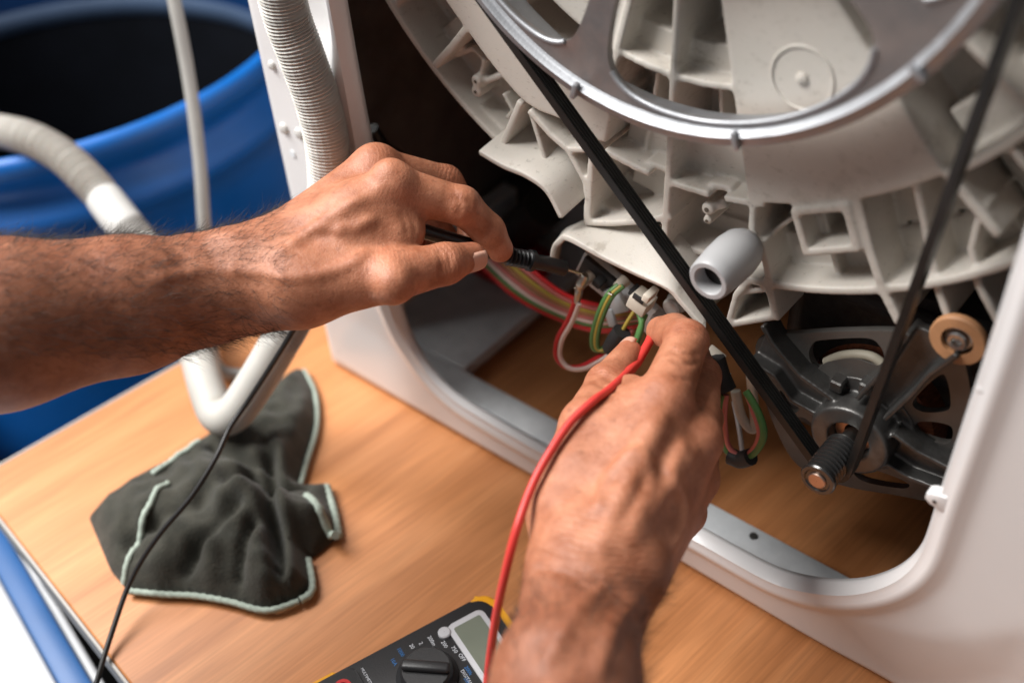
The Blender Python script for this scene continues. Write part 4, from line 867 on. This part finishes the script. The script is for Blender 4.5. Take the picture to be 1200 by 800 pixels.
fl.chain(Th[1:], (.0150, .0122, .0086), .0035)
fl.cone(D(457, 207, .648), D(463, 212, .648), .0108, .0104, .006)                                   # index knuckle
fl.cone(Mi[0]-FW*.003, Mi[0]-FW*.003, .0145, .0145, .006)
fl.cone(D(541, 240, .662), D(541, 240, .662), .0108, .0108, .004); fl.cone(D(462, 332, .627), D(462, 332, .627), .0120, .0120, .006)
fl.cone(D(330, 298, .632), D(452, 218, .642), .0016, .0022, .006)                                    # tendon to the index finger
fl.cone(D(345, 275, .640), D(440, 205, .660), .0016, .0022, .006)
fl.cone(D(268, 292, .640), D(272, 292, .640), .010, .010, .010)                                      # wrist bone
for a, b, c_ in (((360, 300), (400, 262), .637), ((400, 262), (425, 262), .636), ((330, 320), (372, 312), .628)): fl.cone(D(*a, c_), D(*b, c_), .0011, .0011, .004)
jl = [(I[0], J(I, 0), .013, .9, .5), (I[1], J(I, 1), .010, .6, 1.), (I[2], J(I, 2), .008, .4, .9), (I[3], J(I, 3), .010, .8, .2), (Mi[0], J(Mi, 0), .014, .7, .5), (Mi[1], J(Mi, 1), .012, .7, .9), (Th[1], J(Th, 1), .014, .6, .6), (Th[2], J(Th, 2), .011, .5, 1.), (Th[3], J(Th, 3), .010, .7, .2)]
for v_ in ([(322, 304), (372, 266), (418, 236)], [(372, 266), (408, 270), (436, 258)], [(300, 318), (345, 326), (398, 316), (428, 300)], [(180, 330), (240, 318), (300, 318)]): on_skin(fl, v_, .0022, .0012, .0055)
for v_ in ([(514, 292), (519, 306), (516, 322)], [(523, 292), (528, 305), (526, 319)], [(533, 228), (541, 238), (538, 252)], [(546, 233), (552, 244), (548, 258)], [(480, 252), (486, 262), (486, 276)], [(470, 250), (477, 262), (478, 274)], [(563, 258), (570, 268), (566, 280)]): on_skin(fl, v_, -.0002, .0008, .0022, True)
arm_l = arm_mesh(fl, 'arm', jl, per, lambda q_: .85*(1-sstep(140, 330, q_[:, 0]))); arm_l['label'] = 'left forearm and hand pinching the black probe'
def nail(name, c, along, nrm, la, wa_, parent):
    along = unit(along); nrm = unit(nrm-along*(nrm@along)); sd = np.cross(along, nrm); V_ = []; Fc_ = []; n1_, n2_ = 13, 11
    for i in range(n1_):
        for j in range(n2_):
            a = -1+2*i/(n1_-1); b = -1+2*j/(n2_-1); ed = max(abs(a)**3, abs(b)**3); sq = math.sqrt(max(0, 1-.28*b*b)) if a > 0 else math.sqrt(max(.0, 1-.18*b*b))
            V_.append(c+along*a*la*sq+sd*b*wa_*(1-.12*a*a*(1 if a > 0 else .6))+nrm*(-.30*wa_*b*b-.0006*a*a-.0012*(ed > .98)))
    for i in range(n1_-1):
        for j in range(n2_-1): k = i*n2_+j; Fc_.append((k, k+1, k+n2_+1, k+n2_))
    o_ = mesh_obj(name, V_, Fc_, 'nail', parent, True); md = o_.modifiers.new('t', 'SOLIDIFY'); md.thickness = .0007; md.offset = -1; return o_
ta = unit(Th[3]-Th[2]); tn = -FW*1.0+ROT[:, 1]*.75+ROT[:, 0]*.2; tn = unit(tn-ta*(tn@ta))
nail('fingernail', Th[3]-ta*.0022+tn*.0096, ta, tn, .0084, .0070, arm_l)

# ---- right arm
_b = np.array([D(600, 1170, .36), D(760, 1170, .40), D(560, 1010, .40), D(860, 1010, .48), D(740, 350, .74), D(860, 360, .60), D(870, 560, .56), D(870, 560, .74), D(580, 600, .52), D(620, 640, .62)])
fr2 = Flesh(_b.min(0)-.03, _b.max(0)+.03, .0012)
ww = D(690, 668, .553)
fr2.cone(D(636, 1150, .40), D(648, 1000, .44), .047, .043, .01, (FW, .9)); fr2.cone(D(648, 1000, .44), D(664, 800, .497), .043, .0325, .01, (FW, .85)); fr2.cone(D(664, 800, .497), D(686, 705, .538), .0325, .0290, .01, (FW, .85)); fr2.cone(D(686, 705, .538), ww, .0290, .0300, .01, (FW, .8))
I = [D(778, 469, .598), D(805, 400, .636), D(790, 390, .658), D(775, 388, .670)]
Mi = [D(813, 516, .602), D(822, 440, .650), D(812, 418, .680), D(796, 430, .695)]
Ri = [D(812, 560, .620), D(826, 490, .668), D(812, 470, .695), D(790, 480, .705)]
Pk = [D(800, 600, .638), D(812, 540, .680), D(800, 520, .700), D(780, 525, .708)]
Th = [D(664, 600, .577), D(690, 500, .606), D(712, 451, .638), D(737, 414, .662)]
fr2.cone(ww, I[0], .0260, .0150, .014); fr2.cone(ww+ROT[:, 0]*.010+FW*.004, Mi[0], .0260, .0155, .014); fr2.cone(ww+ROT[:, 0]*.016+FW*.016, Ri[0], .0250, .0150, .014); fr2.cone(ww+ROT[:, 0]*.014+FW*.024, Pk[0], .023, .014, .014)
fr2.cone(ww, Th[0], .0240, .0185, .012); fr2.cone(Th[0], Th[1], .0190, .0158, .012)
fr2.cone(D(690, 560, .588), D(745, 485, .604), .021, .0150, .014); fr2.cone(D(715, 520, .60), D(738, 462, .62), .017, .0115, .010)
for c_, r_0 in ((I, (.0148, .0124, .0112, .0094)), (Mi, (.0142, .0112, .0100, .0085)), (Ri, (.0138, .0106, .0095, .008)), (Pk, (.012, .0094, .0084, .0075))): fr2.chain(c_, r_0, .0035)
fr2.chain(Th[1:], (.0158, .0122, .0084), .0035)
fr2.cone(I[0]-FW*.004, I[0]-FW*.004, .0130, .0130, .006); fr2.cone(Mi[0]-FW*.004, Mi[0]-FW*.004, .0130, .0130, .006); fr2.cone(Th[1]-FW*.003, Th[1]-FW*.003, .0145, .0145, .005); fr2.cone(Th[2]-FW*.002, Th[2]-FW*.002, .0120, .0120, .004)
fr2.cone(D(722, 600, .5430), D(772, 485, .5865), .0030, .0040, .010); fr2.cone(D(745, 610, .5480), D(808, 528, .5900), .0030, .0040, .010)

fr2.cone(D(745, 665, .540), D(752, 672, .540), .012, .012, .012)                                    # ulna head
jr = [(I[0], J(I, 0), .014, .6, .5), (I[1], J(I, 1), .013, .8, 1.), (I[2], J(I, 2), .010, .7, .7), (I[3], J(I, 3), .010, .8, .2), (Mi[0], J(Mi, 0), .014, .6, .5), (Mi[1], J(Mi, 1), .012, .6, .9), (Th[1], J(Th, 1), .014, .4, .5), (Th[2], J(Th, 2), .012, .6, 1.), (Th[3], J(Th, 3), .011, .8, .2), (D(700, 672, .53), unit(D(690, 700, .53)-D(700, 640, .53)), .028, .0, .8)]
for v_ in ([(706, 640), (738, 562), (772, 492)], [(730, 640), (770, 580), (806, 532)]): on_skin(fr2, v_, .0034, .0022, .009)
for v_ in ([(788, 640), (800, 596), (786, 556), (798, 522)], [(742, 612), (760, 566), (752, 530)], [(700, 600), (716, 560), (742, 530)], [(640, 780), (668, 730), (700, 690)], [(700, 790), (716, 740), (744, 706)]): on_skin(fr2, v_, .0021, .0013, .006)
for v_ in ([(612, 648), (650, 652), (690, 672), (728, 692)], [(628, 664), (660, 668), (690, 686)]): on_skin(fr2, v_, -.0004, .0016, .0035, True)
for v_ in ([(690, 440), (706, 452), (724, 458)], [(696, 432), (712, 443), (728, 448)], [(786, 410), (804, 416), (822, 414)], [(788, 420), (804, 427), (820, 424)], [(790, 440), (808, 446)]): on_skin(fr2, v_, -.0002, .0009, .0024, True)
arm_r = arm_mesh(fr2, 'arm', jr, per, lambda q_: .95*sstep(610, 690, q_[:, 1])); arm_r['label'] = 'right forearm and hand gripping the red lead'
ta = unit(Th[3]-Th[2]); tn = unit(-ROT[:, 1]*.9-FW*.35-ROT[:, 0]*.5); tn = unit(tn-ta*(tn@ta)); nail('fingernail', Th[3]+ta*.002+tn*.0078, ta, tn, .0065, .0058, arm_r)

# ---- fine dark hair on both forearms
def hairs(o_, n, test, along, parent, ln):
    me = o_.data; T_ = np.array(world_of(parent).translation) if parent else 0; nv = len(me.vertices); co = np.empty(nv*3); me.vertices.foreach_get('co', co); co = co.reshape(-1, 3); wc = co+np.array(world_of(o_).translation)
    no = np.empty(nv*3); me.vertices.foreach_get('normal', no); no = no.reshape(-1, 3)
    q_ = PROJ(wc); ok_ = np.where(test(q_))[0]; V_ = []; Fc_ = []
    for i in RNG.choice(ok_, min(n, len(ok_)), replace=False):
        p, nn_ = wc[i], no[i]; L_ = ln*RNG.uniform(.5, 1.2); dr = unit(along+nn_*RNG.uniform(.35, 1.0)+RNG.normal(0, .35, 3)); sd = unit(np.cross(dr, RNG.normal(0, 1, 3))); s2 = np.cross(dr, sd); bend = RNG.normal(0, .18, 3)-nn_*.25; b0 = len(V_)
        for k in range(4):
            t = k/3; c_ = p-nn_*.0004+dr*L_*t+bend*L_*t*t; r0 = .00010*(1-.75*t)
            for a in (0, 2.094, 4.189): V_.append(c_+r0*(sd*math.cos(a)+s2*math.sin(a)))
        for k in range(3):
            for a in range(3): Fc_.append((b0+k*3+a, b0+k*3+(a+1) % 3, b0+k*3+3+(a+1) % 3, b0+k*3+3+a))
    h_ = mesh_obj('arm_hair', V_, Fc_, 'hair', o_, True); h_['kind'] = 'stuff'; return h_
hairs(arm_l, 6000, lambda q_: (q_[:, 0] > -60) & (q_[:, 0] < 330) & (q_[:, 1] < 420), unit(D(300, 300, .65)-D(0, 330, .6)), per, .015)
hairs(arm_r, 1500, lambda q_: (q_[:, 1] > 680) & (q_[:, 1] < 850), unit(D(690, 690, .55)-D(650, 800, .50)), per, .013)

# ================================================================== TEST LEADS
bl = thing('test_lead', D(115, 790, .80), 'black test lead whose probe the left hand holds against the terminal', 'test lead')
tip = PY(686, 322, .040); gA = D(640, 309, .708); gB = D(585, 298, .690); gC = D(500, 272, .672); gD = D(440, 262, .70)
ax_ = unit(gA-gC)
sweep('probe_handle', resample(np.array([gD, gC+(-ax_*.004), gC, gB, gB+(gA-gB)*.15]), .002)[0], .0047, 'plastic_black', bl, 16)
Pp, uu = resample(np.array([gB, gA]), .0004); n = len(uu); tt_ = uu/uu[-1]
rad = np.where(tt_ < .12, .0050, np.where(tt_ < .62, .0052+.0010*np.sin(uu/.0029*2*np.pi), np.where(tt_ < .72, .0070, .0050)))
sweep('grip', Pp, rad, 'plastic_black', bl, 18)
gE = gA+ax_*.014
sweep('probe_collar', resample(np.array([gA-ax_*.001, gE]), .002)[0], np.full(len(resample(np.array([gA-ax_*.001, gE]), .002)[0]), .0050), 'plastic_black', bl, 16)
sweep('probe_tip', np.array([gE-ax_*.001, gE+(tip-gE)*.5, tip, tip+unit(tip-gE)*.0015]), np.array([.0011, .0011, .0009, .0002]), 'probe_metal', bl, 10)
tube('cable', [gD, D(395, 300, .735), D(362, 350, .735), D(344, 386, .735), D(318, 428, .75), D(292, 468, .765), D(270, 500, .765), D(252, 538, .758), D(224, 582, .756), D(190, 622, .758), D(165, 658, .760), D(148, 692, .758), D(132, 738, .748), D(120, 776, .738), D(108, 822, .728), D(95, 900, .71)], .0019, 'lead_black', bl, 10, 12)
rl = thing('test_lead', D(575, 790, .60), 'red test lead running from the right hand down to the multimeter', 'test lead')
sweep('probe_handle', resample(np.array([D(735, 437, .634), D(746, 426, .652), D(760, 402, .664), D(765, 390, .674)]), .002)[0], .0028, 'lead_red', rl, 14)
tube('cable', [D(746, 426, .652), D(735, 437, .630), D(721, 450, .609), D(709, 460, .5985), D(696, 469, .5905), D(669, 494, .583), D(645, 529, .574), D(624, 568, .566), D(606, 618, .556), D(592, 672, .562), D(580, 730, .580), D(571, 800, .600), D(566, 880, .600), PZ(590, 900, .036)], .0023, 'lead_red', rl, 10, 12)
